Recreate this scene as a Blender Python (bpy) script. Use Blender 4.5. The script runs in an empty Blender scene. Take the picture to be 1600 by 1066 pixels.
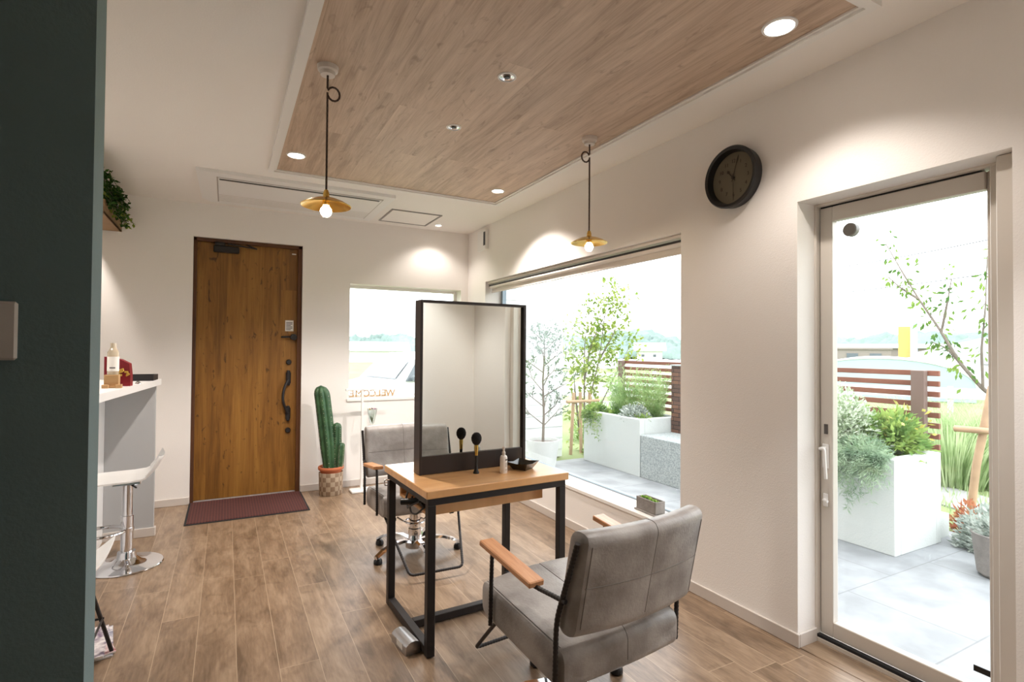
import bpy, bmesh, math, random
from mathutils import Vector, Matrix, noise
PI = math.pi
random.seed(7)
S = bpy.context.scene
COL = S.collection

def s2l(v):
    return v / 12.92 if v <= 0.04045 else ((v + 0.055) / 1.055) ** 2.4
def rgb(r, g, b):
    return (s2l(r / 255), s2l(g / 255), s2l(b / 255), 1)

# ------------------------------------------------------------------ camera
CAM_H = 1.32
cd = bpy.data.cameras.new('camera')
cam = bpy.data.objects.new('camera', cd)
COL.objects.link(cam)
yaw, pit, rol = math.radians(28.146), math.radians(0.923), math.radians(0.411)
fw = Vector((math.sin(yaw) * math.cos(pit), math.cos(yaw) * math.cos(pit), math.sin(pit)))
rt = Vector((math.cos(yaw), -math.sin(yaw), 0))
up = rt.cross(fw)
rt2 = rt * math.cos(rol) + up * math.sin(rol)
up2 = up * math.cos(rol) - rt * math.sin(rol)
m = Matrix((rt2, up2, -fw)).transposed().to_4x4()
m.translation = Vector((0, 0, CAM_H))
cam.matrix_world = m
cd.sensor_width = 36
cd.lens = 834.0 / 1600 * 36
cd.clip_start = 0.02
cd.clip_end = 600
S.camera = cam

# ------------------------------------------------------------------ world, exposure
W = bpy.data.worlds.new('overcast_sky')
S.world = W
W.use_nodes = True
wn = W.node_tree
wn.nodes.clear()
wo = wn.nodes.new('ShaderNodeOutputWorld')
wb = wn.nodes.new('ShaderNodeBackground')
wtc = wn.nodes.new('ShaderNodeTexCoord')
wsx = wn.nodes.new('ShaderNodeSeparateXYZ')
wr = wn.nodes.new('ShaderNodeValToRGB')
wr.color_ramp.elements[0].position = 0.45
wr.color_ramp.elements[0].color = (0.75, 0.80, 0.84, 1)
wr.color_ramp.elements[1].position = 0.62
wr.color_ramp.elements[1].color = (0.93, 0.97, 1.0, 1)
wm = wn.nodes.new('ShaderNodeMath'); wm.operation = 'MULTIPLY_ADD'
wm.inputs[1].default_value = 0.5; wm.inputs[2].default_value = 0.5
wn.links.new(wtc.outputs['Generated'], wsx.inputs[0])
wn.links.new(wsx.outputs['Z'], wm.inputs[0])
wn.links.new(wm.outputs[0], wr.inputs[0])
wn.links.new(wr.outputs[0], wb.inputs[0])
wb.inputs[1].default_value = 3.2
wn.links.new(wb.outputs[0], wo.inputs[0])
S.view_settings.view_transform = 'Standard'
S.view_settings.look = 'None'
S.view_settings.gamma = 1
S.view_settings.exposure = 0.72
S.view_settings.use_curve_mapping = False
S.cycles.use_denoising = True
S.cycles.max_bounces = 10
S.cycles.diffuse_bounces = 6
S.cycles.transparent_max_bounces = 16
S.cycles.sample_clamp_indirect = 6
S.cycles.caustics_reflective = False
S.cycles.caustics_refractive = False

WARM = (1.0, 0.91, 0.83)
SPOT_W = 52.0
LENS_E = 14.0

# ------------------------------------------------------------------ materials
def nd(t, kind, **kw):
    n = t.nodes.new(kind)
    for k, v in kw.items():
        setattr(n, k, v)
    return n
def mat(name, col, rough=0.5, metal=0.0, bump=0.0, bscale=60, var=0.0, vscale=8, coat=0.0, spec=0.5, var_col=None, stretch=None):
    M = bpy.data.materials.new(name)
    M.use_nodes = True
    t = M.node_tree
    p = t.nodes['Principled BSDF']
    p.inputs['Base Color'].default_value = col
    p.inputs['Roughness'].default_value = rough
    p.inputs['Metallic'].default_value = metal
    p.inputs['Specular IOR Level'].default_value = spec
    p.inputs['Coat Weight'].default_value = coat
    tc = nd(t, 'ShaderNodeTexCoord')
    src = tc.outputs['Object']
    if stretch:
        mp = nd(t, 'ShaderNodeMapping')
        mp.inputs['Scale'].default_value = stretch
        t.links.new(src, mp.inputs[0])
        src = mp.outputs[0]
    nz = nd(t, 'ShaderNodeTexNoise')
    nz.inputs['Scale'].default_value = vscale
    nz.inputs['Detail'].default_value = 5
    t.links.new(src, nz.inputs['Vector'])
    if var > 0 or var_col:
        rp = nd(t, 'ShaderNodeValToRGB')
        rp.color_ramp.elements[0].position = 0.35
        rp.color_ramp.elements[1].position = 0.65
        c2 = var_col or tuple(min(1, c * (1 + var)) for c in col[:3]) + (1,)
        c1 = col if var_col else tuple(c * (1 - var) for c in col[:3]) + (1,)
        rp.color_ramp.elements[0].color = c1
        rp.color_ramp.elements[1].color = c2
        t.links.new(nz.outputs[0], rp.inputs[0])
        t.links.new(rp.outputs[0], p.inputs['Base Color'])
    if bump > 0:
        nb = nd(t, 'ShaderNodeTexNoise')
        nb.inputs['Scale'].default_value = bscale
        nb.inputs['Detail'].default_value = 3
        t.links.new(src, nb.inputs['Vector'])
        bp = nd(t, 'ShaderNodeBump')
        bp.inputs['Strength'].default_value = bump
        bp.inputs['Distance'].default_value = 0.01
        t.links.new(nb.outputs[0], bp.inputs['Height'])
        t.links.new(bp.outputs[0], p.inputs['Normal'])
    return M
def emit(name, col, e):
    M = bpy.data.materials.new(name)
    M.use_nodes = True
    p = M.node_tree.nodes['Principled BSDF']
    p.inputs['Base Color'].default_value = (0.8, 0.8, 0.8, 1)
    p.inputs['Emission Color'].default_value = col + (1,)
    p.inputs['Emission Strength'].default_value = e
    return M
def math_n(t, op, a, b=None, c=None):
    n = nd(t, 'ShaderNodeMath', operation=op)
    for i, v in enumerate((a, b, c)):
        if v is None:
            continue
        if isinstance(v, (int, float)):
            n.inputs[i].default_value = v
        else:
            t.links.new(v, n.inputs[i])
    return n.outputs[0]
def planks(name, cols, width, length, axis='Y', across='X', seam=0.0, seam_col=None, rough=0.4, plankvar=0.35, grain=(9, 0.7), knots=0.6, coat=0.0, spec=0.5, dark=0.55, ks=(7.5, 2.6), kt=(.62, .74), off=0.0):
    """boards of given width running along one axis, with grain, knots and joints"""
    M = bpy.data.materials.new(name)
    M.use_nodes = True
    t = M.node_tree
    L = t.links.new
    p = t.nodes['Principled BSDF']
    tc = nd(t, 'ShaderNodeTexCoord')
    sx = nd(t, 'ShaderNodeSeparateXYZ')
    L(tc.outputs['Object'], sx.inputs[0])
    u = sx.outputs[across]
    v = sx.outputs[axis]
    ur = math_n(t, 'DIVIDE', math_n(t, 'SUBTRACT', u, off), width)
    row = math_n(t, 'FLOOR', ur)
    fu = math_n(t, 'FRACT', ur)
    wn1 = nd(t, 'ShaderNodeTexWhiteNoise', noise_dimensions='1D')
    L(row, wn1.inputs['W'])
    vr = math_n(t, 'ADD', math_n(t, 'DIVIDE', v, length), math_n(t, 'MULTIPLY', wn1.outputs['Value'], 7.3))
    cell = math_n(t, 'FLOOR', vr)
    fv = math_n(t, 'FRACT', vr)
    idv = math_n(t, 'ADD', math_n(t, 'MULTIPLY', row, 17.13), math_n(t, 'MULTIPLY', cell, 5.71))
    wn2 = nd(t, 'ShaderNodeTexWhiteNoise', noise_dimensions='1D')
    L(idv, wn2.inputs['W'])
    cv = nd(t, 'ShaderNodeCombineXYZ')
    L(math_n(t, 'MULTIPLY', u, grain[0]), cv.inputs[0])
    L(math_n(t, 'MULTIPLY', v, grain[1]), cv.inputs[1])
    L(math_n(t, 'MULTIPLY', wn2.outputs['Value'], 40.0), cv.inputs[2])
    n1 = nd(t, 'ShaderNodeTexNoise')
    n1.inputs['Scale'].default_value = 1.6
    n1.inputs['Detail'].default_value = 7
    n1.inputs['Roughness'].default_value = 0.62
    n1.inputs['Distortion'].default_value = 0.7
    L(cv.outputs[0], n1.inputs['Vector'])
    cv2 = nd(t, 'ShaderNodeCombineXYZ')
    L(math_n(t, 'MULTIPLY', u, grain[0] * 9), cv2.inputs[0])
    L(math_n(t, 'MULTIPLY', v, grain[1] * 4), cv2.inputs[1])
    L(math_n(t, 'MULTIPLY', wn2.outputs['Value'], 40.0), cv2.inputs[2])
    n2 = nd(t, 'ShaderNodeTexNoise')
    n2.inputs['Scale'].default_value = 1.5
    n2.inputs['Detail'].default_value = 4
    L(cv2.outputs[0], n2.inputs['Vector'])
    mixg = math_n(t, 'ADD', math_n(t, 'MULTIPLY', n1.outputs[0], 0.72), math_n(t, 'MULTIPLY', n2.outputs[0], 0.28))
    g = math_n(t, 'ADD', mixg, math_n(t, 'MULTIPLY', math_n(t, 'SUBTRACT', wn2.outputs['Value'], 0.5), plankvar * 0.35))
    rp = nd(t, 'ShaderNodeValToRGB')
    rp.color_ramp.elements[0].position = 0.33
    rp.color_ramp.elements[1].position = 0.68
    rp.color_ramp.elements[0].color = cols[0]
    rp.color_ramp.elements[1].color = cols[2]
    e = rp.color_ramp.elements.new(0.5)
    e.color = cols[1]
    L(g, rp.inputs[0])
    out = rp.outputs[0]
    if knots > 0:
        cv3 = nd(t, 'ShaderNodeCombineXYZ')
        L(math_n(t, 'MULTIPLY', u, ks[0]), cv3.inputs[0])
        L(math_n(t, 'MULTIPLY', v, ks[1]), cv3.inputs[1])
        L(math_n(t, 'MULTIPLY', wn2.outputs['Value'], 13.0), cv3.inputs[2])
        n3 = nd(t, 'ShaderNodeTexNoise')
        n3.inputs['Scale'].default_value = 1.3
        n3.inputs['Detail'].default_value = 5
        n3.inputs['Distortion'].default_value = 1.6
        L(cv3.outputs[0], n3.inputs['Vector'])
        k = nd(t, 'ShaderNodeMapRange')
        k.inputs[1].default_value = kt[0]
        k.inputs[2].default_value = kt[1]
        k.inputs[3].default_value = 0
        k.inputs[4].default_value = knots
        L(n3.outputs[0], k.inputs[0])
        mx = nd(t, 'ShaderNodeMix', data_type='RGBA', blend_type='MULTIPLY')
        L(k.outputs[0], mx.inputs['Factor'])
        L(out, mx.inputs[6])
        mx.inputs[7].default_value = (dark, dark * 0.93, dark * 0.86, 1)
        out = mx.outputs[2]
    if seam > 0:
        a = math_n(t, 'LESS_THAN', fu, seam)
        b = math_n(t, 'LESS_THAN', fv, seam * width / length)
        s = math_n(t, 'MAXIMUM', a, b)
        mx2 = nd(t, 'ShaderNodeMix', data_type='RGBA')
        L(math_n(t, 'MULTIPLY', s, 0.75), mx2.inputs['Factor'])
        L(out, mx2.inputs[6])
        mx2.inputs[7].default_value = seam_col
        out = mx2.outputs[2]
        bp = nd(t, 'ShaderNodeBump')
        bp.inputs['Strength'].default_value = 0.25
        bp.inputs['Distance'].default_value = 0.002
        L(math_n(t, 'SUBTRACT', g, s), bp.inputs['Height'])
        L(bp.outputs[0], p.inputs['Normal'])
    L(out, p.inputs['Base Color'])
    p.inputs['Roughness'].default_value = rough
    p.inputs['Coat Weight'].default_value = coat
    p.inputs['Coat Roughness'].default_value = 0.3
    p.inputs['Specular IOR Level'].default_value = spec
    return M
def glass(name, tint=(1, 1, 1), refl=0.06):
    M = bpy.data.materials.new(name)
    M.use_nodes = True
    t = M.node_tree
    t.nodes.clear()
    o = nd(t, 'ShaderNodeOutputMaterial')
    tr = nd(t, 'ShaderNodeBsdfTransparent'); tr.inputs[0].default_value = tint + (1,)
    gl = nd(t, 'ShaderNodeBsdfGlossy'); gl.inputs['Roughness'].default_value = 0.0
    lw = nd(t, 'ShaderNodeLayerWeight'); lw.inputs[0].default_value = 0.12
    mx = nd(t, 'ShaderNodeMixShader')
    t.links.new(math_n(t, 'MULTIPLY_ADD', lw.outputs['Fresnel'], 0.5, refl * 0.3), mx.inputs[0])
    t.links.new(tr.outputs[0], mx.inputs[1]); t.links.new(gl.outputs[0], mx.inputs[2])
    t.links.new(mx.outputs[0], o.inputs[0])
    return M
def leafmat(name, c1, c2, trans=0.35, scale=20):
    M = bpy.data.materials.new(name)
    M.use_nodes = True
    t = M.node_tree
    t.nodes.clear()
    o = nd(t, 'ShaderNodeOutputMaterial')
    tc = nd(t, 'ShaderNodeTexCoord')
    nz = nd(t, 'ShaderNodeTexNoise'); nz.inputs['Scale'].default_value = scale
    t.links.new(tc.outputs['Object'], nz.inputs['Vector'])
    rp = nd(t, 'ShaderNodeValToRGB')
    rp.color_ramp.elements[0].position = 0.38; rp.color_ramp.elements[1].position = 0.62
    rp.color_ramp.elements[0].color = c1; rp.color_ramp.elements[1].color = c2
    t.links.new(nz.outputs[0], rp.inputs[0])
    d = nd(t, 'ShaderNodeBsdfDiffuse'); tl = nd(t, 'ShaderNodeBsdfTranslucent')
    t.links.new(rp.outputs[0], d.inputs[0]); t.links.new(rp.outputs[0], tl.inputs[0])
    mx = nd(t, 'ShaderNodeMixShader'); mx.inputs[0].default_value = trans
    t.links.new(d.outputs[0], mx.inputs[1]); t.links.new(tl.outputs[0], mx.inputs[2])
    t.links.new(mx.outputs[0], o.inputs[0])
    return M
def checks(name, c1, c2, sx_, sy_, rough=0.7, bump=0.3):
    """woven or ribbed checks"""
    M = bpy.data.materials.new(name)
    M.use_nodes = True
    t = M.node_tree
    p = t.nodes['Principled BSDF']
    tc = nd(t, 'ShaderNodeTexCoord'); mp = nd(t, 'ShaderNodeMapping')
    mp.inputs['Scale'].default_value = sx_ if isinstance(sx_, tuple) else (sx_, sx_, sx_)
    mp.inputs['Rotation'].default_value = (0, 0, sy_)
    t.links.new(tc.outputs['Object'], mp.inputs[0])
    ck = nd(t, 'ShaderNodeTexChecker'); ck.inputs['Scale'].default_value = 1
    ck.inputs[1].default_value = c1; ck.inputs[2].default_value = c2
    t.links.new(mp.outputs[0], ck.inputs[0])
    t.links.new(ck.outputs[0], p.inputs['Base Color'])
    bp = nd(t, 'ShaderNodeBump'); bp.inputs['Strength'].default_value = bump; bp.inputs['Distance'].default_value = 0.004
    t.links.new(ck.outputs[1], bp.inputs['Height']); t.links.new(bp.outputs[0], p.inputs['Normal'])
    p.inputs['Roughness'].default_value = rough
    return M
def tiles(name, col, col2, size, joint, jcol, rough=0.5, brick=False):
    M = bpy.data.materials.new(name)
    M.use_nodes = True
    t = M.node_tree
    p = t.nodes['Principled BSDF']
    tc = nd(t, 'ShaderNodeTexCoord')
    mp = nd(t, 'ShaderNodeMapping')
    if brick:
        sp_ = nd(t, 'ShaderNodeSeparateXYZ'); cb_ = nd(t, 'ShaderNodeCombineXYZ')
        t.links.new(tc.outputs['Object'], sp_.inputs[0])
        t.links.new(sp_.outputs['Y'], cb_.inputs[0]); t.links.new(sp_.outputs['Z'], cb_.inputs[1])
        t.links.new(cb_.outputs[0], mp.inputs[0])
    else:
        t.links.new(tc.outputs['Object'], mp.inputs[0])
    br = nd(t, 'ShaderNodeTexBrick')
    br.offset = 0.5
    br.inputs['Color1'].default_value = col; br.inputs['Color2'].default_value = col2; br.inputs['Mortar'].default_value = jcol
    br.inputs['Scale'].default_value = 1; br.inputs['Mortar Size'].default_value = joint
    br.inputs['Brick Width'].default_value = size[0]; br.inputs['Row Height'].default_value = size[1]
    t.links.new(mp.outputs[0], br.inputs[0])
    nz = nd(t, 'ShaderNodeTexNoise'); nz.inputs['Scale'].default_value = 5; nz.inputs['Detail'].default_value = 8
    t.links.new(tc.outputs['Object'], nz.inputs['Vector'])
    mx = nd(t, 'ShaderNodeMix', data_type='RGBA', blend_type='MULTIPLY')
    mr = nd(t, 'ShaderNodeMapRange'); mr.inputs[1].default_value = .35; mr.inputs[2].default_value = .65; mr.inputs[3].default_value = .78; mr.inputs[4].default_value = 1.08
    t.links.new(nz.outputs[0], mr.inputs[0])
    mx.inputs['Factor'].default_value = 1
    t.links.new(br.outputs[0], mx.inputs[6]); t.links.new(mr.outputs[0], mx.inputs[7])
    t.links.new(mx.outputs[2], p.inputs['Base Color'])
    p.inputs['Roughness'].default_value = rough
    return M

M = {}
M['wall'] = mat('white_wallpaper', rgb(240, 236, 232), 0.85, bump=0.12, bscale=180)
M['ceil'] = mat('ceiling_paper', rgb(240, 236, 231), 0.9, bump=0.08, bscale=150)
M['base'] = mat('baseboard_vinyl', rgb(206, 198, 191), 0.45)
M['trim'] = mat('white_trim', rgb(236, 234, 230), 0.4)
M['green'] = mat('slate_green_paint', rgb(114, 136, 139), 0.75, bump=0.1, bscale=120)
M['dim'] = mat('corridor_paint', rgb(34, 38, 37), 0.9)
M['floor'] = planks('oak_floor', (rgb(104, 84, 65), rgb(136, 113, 91), rgb(162, 139, 115)), 0.1555, 1.25, 'Y', 'X', off=0.055, seam=0.016, seam_col=rgb(186, 164, 138), rough=0.34, plankvar=0.36, grain=(7.5, 1.9), ks=(6.5, 3.6), kt=(.54, .72), knots=0.6, coat=0.12, spec=0.45)
M['ceilwood'] = planks('ceiling_oak', (rgb(166, 142, 120), rgb(194, 170, 148), rgb(212, 190, 168)), 0.15, 2.6, 'Y', 'X', seam=0.0, rough=0.5, plankvar=0.3, grain=(13, 1.1), ks=(11, 4.5), kt=(.60, .72), knots=0.7, dark=0.6)
M['doorwood'] = planks('door_wood', (rgb(98, 62, 20), rgb(132, 89, 34), rgb(154, 109, 48)), 0.145, 9.0, 'Z', 'X', seam=0.0, rough=0.45, plankvar=0.35, grain=(11, 0.7), ks=(13, 6), kt=(.63, .71), knots=0.95, dark=0.36)
M['doorframe'] = planks('door_frame_wood', (rgb(66, 36, 16), rgb(86, 50, 24), rgb(100, 62, 30)), 0.3, 9.0, 'Z', 'X', rough=0.5, knots=0.5)
M['tablewood'] = planks('table_wood', (rgb(216, 160, 104), rgb(236, 180, 120), rgb(246, 198, 142)), 3.0, 3.0, 'X', 'Y', rough=0.28, plankvar=0.0, grain=(22, 1.6), knots=0.12, coat=0.6)
M['armwood'] = planks('armrest_wood', (rgb(188, 128, 82), rgb(208, 148, 102), rgb(220, 166, 120)), 3.0, 3.0, 'Y', 'X', rough=0.35, plankvar=0.0, grain=(30, 3), knots=0.1, coat=0.2)
M['steel'] = mat('black_steel', rgb(42, 38, 38), 0.45, 0.3)
M['mframe'] = mat('mirror_black_brown', rgb(46, 38, 37), 0.42, 0.1)
M['chrome'] = mat('chrome', rgb(225, 225, 228), 0.08, 1.0)
M['alu'] = mat('brushed_aluminium', rgb(190, 190, 192), 0.28, 1.0)
M['mirror'] = mat('mirror_glass', rgb(236, 240, 236), 0.0, 1.0)
M['leather'] = mat('grey_leather', rgb(126, 120, 116), 0.42, bump=0.12, bscale=110, var_col=rgb(166, 161, 157), vscale=8)
M['seam'] = mat('leather_seam', rgb(108, 102, 98), 0.7)
M['darkplastic'] = mat('black_plastic', rgb(22, 21, 22), 0.4)
M['blacktray'] = mat('black_ceramic', rgb(38, 35, 30), 0.2)
M['whitep'] = mat('white_plastic', rgb(236, 235, 233), 0.3)
M['greyp'] = mat('grey_plastic', rgb(140, 136, 132), 0.4, var=0.04)
M['gapgrey'] = mat('shadow_gap_grey', rgb(176, 170, 164), 0.7)
M['cream'] = mat('cream_plastic', rgb(214, 206, 198), 0.5)
M['frame'] = mat('beige_aluminium', rgb(214, 207, 198), 0.4, 0.1)
M['aframe'] = mat('grey_aluminium', rgb(142, 156, 166), 0.4, 0.3)
M['brass'] = mat('brass', rgb(222, 182, 98), 0.26, 1.0, var=0.08, vscale=20)
M['cord'] = checks('twisted_cord', rgb(30, 24, 22), rgb(88, 62, 48), (300, 300, 90), 0.4)
M['glass'] = glass('window_glass')
M['clearp'] = glass('clear_plastic', (0.92, 0.95, 0.94), 0.2)
M['bulb'] = emit('bulb_glow', (1.0, 0.82, 0.60), 60)
M['lens'] = emit('downlight_lens', (1.0, 0.90, 0.76), LENS_E)
M['counter'] = mat('counter_white', rgb(232, 231, 230), 0.35)
M['cgrey'] = mat('counter_grey_panel', rgb(176, 177, 178), 0.6)
M['mat_red'] = checks('ribbed_maroon_mat', rgb(92, 48, 42), rgb(66, 34, 32), (70, 70, 1), 0.785, 0.95, 0.6)
M['rubber'] = mat('black_rubber', rgb(30, 30, 32), 0.8)
M['cactus'] = mat('cactus_green', rgb(36, 70, 44), 0.5, var_col=rgb(62, 98, 62), vscale=14)
M['spine'] = mat('cactus_spines', rgb(220, 212, 190), 0.7)
M['terra'] = mat('terracotta', rgb(186, 104, 66), 0.75, var=0.08)
M['basket'] = checks('woven_basket', rgb(182, 164, 142), rgb(146, 124, 102), (26, 26, 24), 0.2, 0.8, 0.8)
M['soil'] = mat('potting_soil', rgb(60, 46, 34), 0.95, bump=0.8, bscale=90)
M['clock_face'] = mat('clock_face', rgb(104, 96, 78), 0.6)
M['clock_ink'] = mat('clock_ink', rgb(48, 38, 30), 0.5)
M['kraft'] = mat('kraft_board', rgb(176, 140, 96), 0.8, var=0.08)
M['red'] = mat('red_card', rgb(118, 8, 24), 0.4)
M['gold'] = mat('gold_foil', rgb(214, 178, 88), 0.3, 0.8)
M['paper'] = mat('white_paper', rgb(236, 232, 226), 0.7)
M['ink'] = mat('grey_ink', rgb(96, 92, 90), 0.7)
M['conc'] = mat('concrete_grey', rgb(136, 130, 125), 0.85, bump=0.3, bscale=60, var=0.12, vscale=14)
M['succ'] = leafmat('succulent_green', rgb(110, 150, 60), rgb(170, 196, 110), 0.15, 40)
M['pwood'] = planks('planter_wood', (rgb(122, 92, 62), rgb(150, 118, 84), rgb(170, 138, 102)), 0.2, 3, 'Y', 'Z', rough=0.7, knots=0.5)
M['ivy'] = leafmat('ivy_green', rgb(34, 62, 30), rgb(72, 104, 52), 0.2, 30)
M['ivyl'] = leafmat('ivy_light', rgb(112, 128, 48), rgb(134, 150, 60), 0.3, 30)
# outdoors
M['stucco'] = mat('white_stucco', rgb(202, 206, 203), 0.9, bump=0.2, bscale=80)
M['granite'] = mat('washed_granite', rgb(140, 147, 147), 0.9, var_col=rgb(184, 190, 188), vscale=75, bump=0.4, bscale=60)
M['terrace'] = tiles('terrace_stone', rgb(138, 141, 144), rgb(150, 153, 155), (0.9, 0.6), 0.004, rgb(122, 124, 126), 0.6)
M['grass'] = mat('lawn', rgb(112, 126, 78), 0.95, var_col=rgb(134, 146, 98), vscale=0.7, bump=0.6, bscale=20)
M['road'] = mat('pale_asphalt', rgb(150, 150, 148), 0.95)
M['slat'] = mat('brown_slats', rgb(124, 78, 62), 0.7, var=0.12, vscale=3)
M['post'] = mat('brown_post', rgb(112, 92, 84), 0.7)
M['brick'] = tiles('split_stone', rgb(122, 88, 70), rgb(82, 66, 62), (0.16, 0.045), 0.004, rgb(44, 38, 36), 0.9, True)
M['siding'] = mat('white_siding', rgb(226, 229, 230), 0.8, stretch=(0.2, 0.2, 1), bump=0.1, bscale=40)
M['bark'] = mat('grey_bark', rgb(116, 108, 98), 0.9, var=0.15, vscale=20)
M['barkw'] = mat('stake_wood', rgb(176, 148, 120), 0.85, var=0.1)
M['olive'] = leafmat('olive_leaves', rgb(84, 106, 88), rgb(136, 154, 134), 0.25, 12)
M['maple'] = leafmat('yellow_green_leaves', rgb(108, 134, 64), rgb(160, 172, 92), 0.3, 6)
M['cherry'] = leafmat('cherry_leaves', rgb(74, 108, 56), rgb(128, 154, 78), 0.5, 6)
M['fine'] = leafmat('fine_green', rgb(130, 160, 104), rgb(182, 204, 148), 0.45, 5)
M['soft'] = leafmat('soft_bluegreen', rgb(136, 160, 134), rgb(186, 204, 176), 0.4, 9)
M['leafy'] = leafmat('mid_green_leaves', rgb(112, 146, 84), rgb(170, 192, 112), 0.4, 9)
M['vari'] = leafmat('white_edged_leaves', rgb(150, 170, 132), rgb(232, 236, 224), 0.35, 30)
M['silver'] = leafmat('silver_leaves', rgb(152, 162, 154), rgb(204, 210, 202), 0.3, 20)
M['reed'] = leafmat('tall_grass', rgb(150, 172, 122), rgb(192, 206, 164), 0.45, 4)
M['redleaf'] = leafmat('orange_red_leaves', rgb(150, 92, 74), rgb(184, 130, 98), 0.3, 12)
M['gold_leaf'] = leafmat('yellow_leaves', rgb(176, 168, 88), rgb(204, 196, 124), 0.3, 12)
M['hill'] = mat('wooded_slope', rgb(96, 114, 108), 1.0, var_col=rgb(112, 130, 122), vscale=0.25)
M['hwall'] = mat('house_white', rgb(222, 222, 220), 0.9)
M['hroof'] = mat('house_roof', rgb(196, 202, 206), 0.9)
M['hbeige'] = mat('building_beige', rgb(132, 124, 118), 0.9)
M['sign_y'] = mat('yellow_board', rgb(196, 156, 84), 0.7)
M['carw'] = mat('white_car_paint', rgb(230, 232, 234), 0.25, coat=0.5)
M['carg'] = mat('car_glass', rgb(92, 100, 106), 0.1)
M['pale_roof'] = mat('pale_blue_film', rgb(150, 168, 172), 0.5)
M['wire'] = mat('overhead_wire', rgb(52, 54, 56), 0.7)

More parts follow.
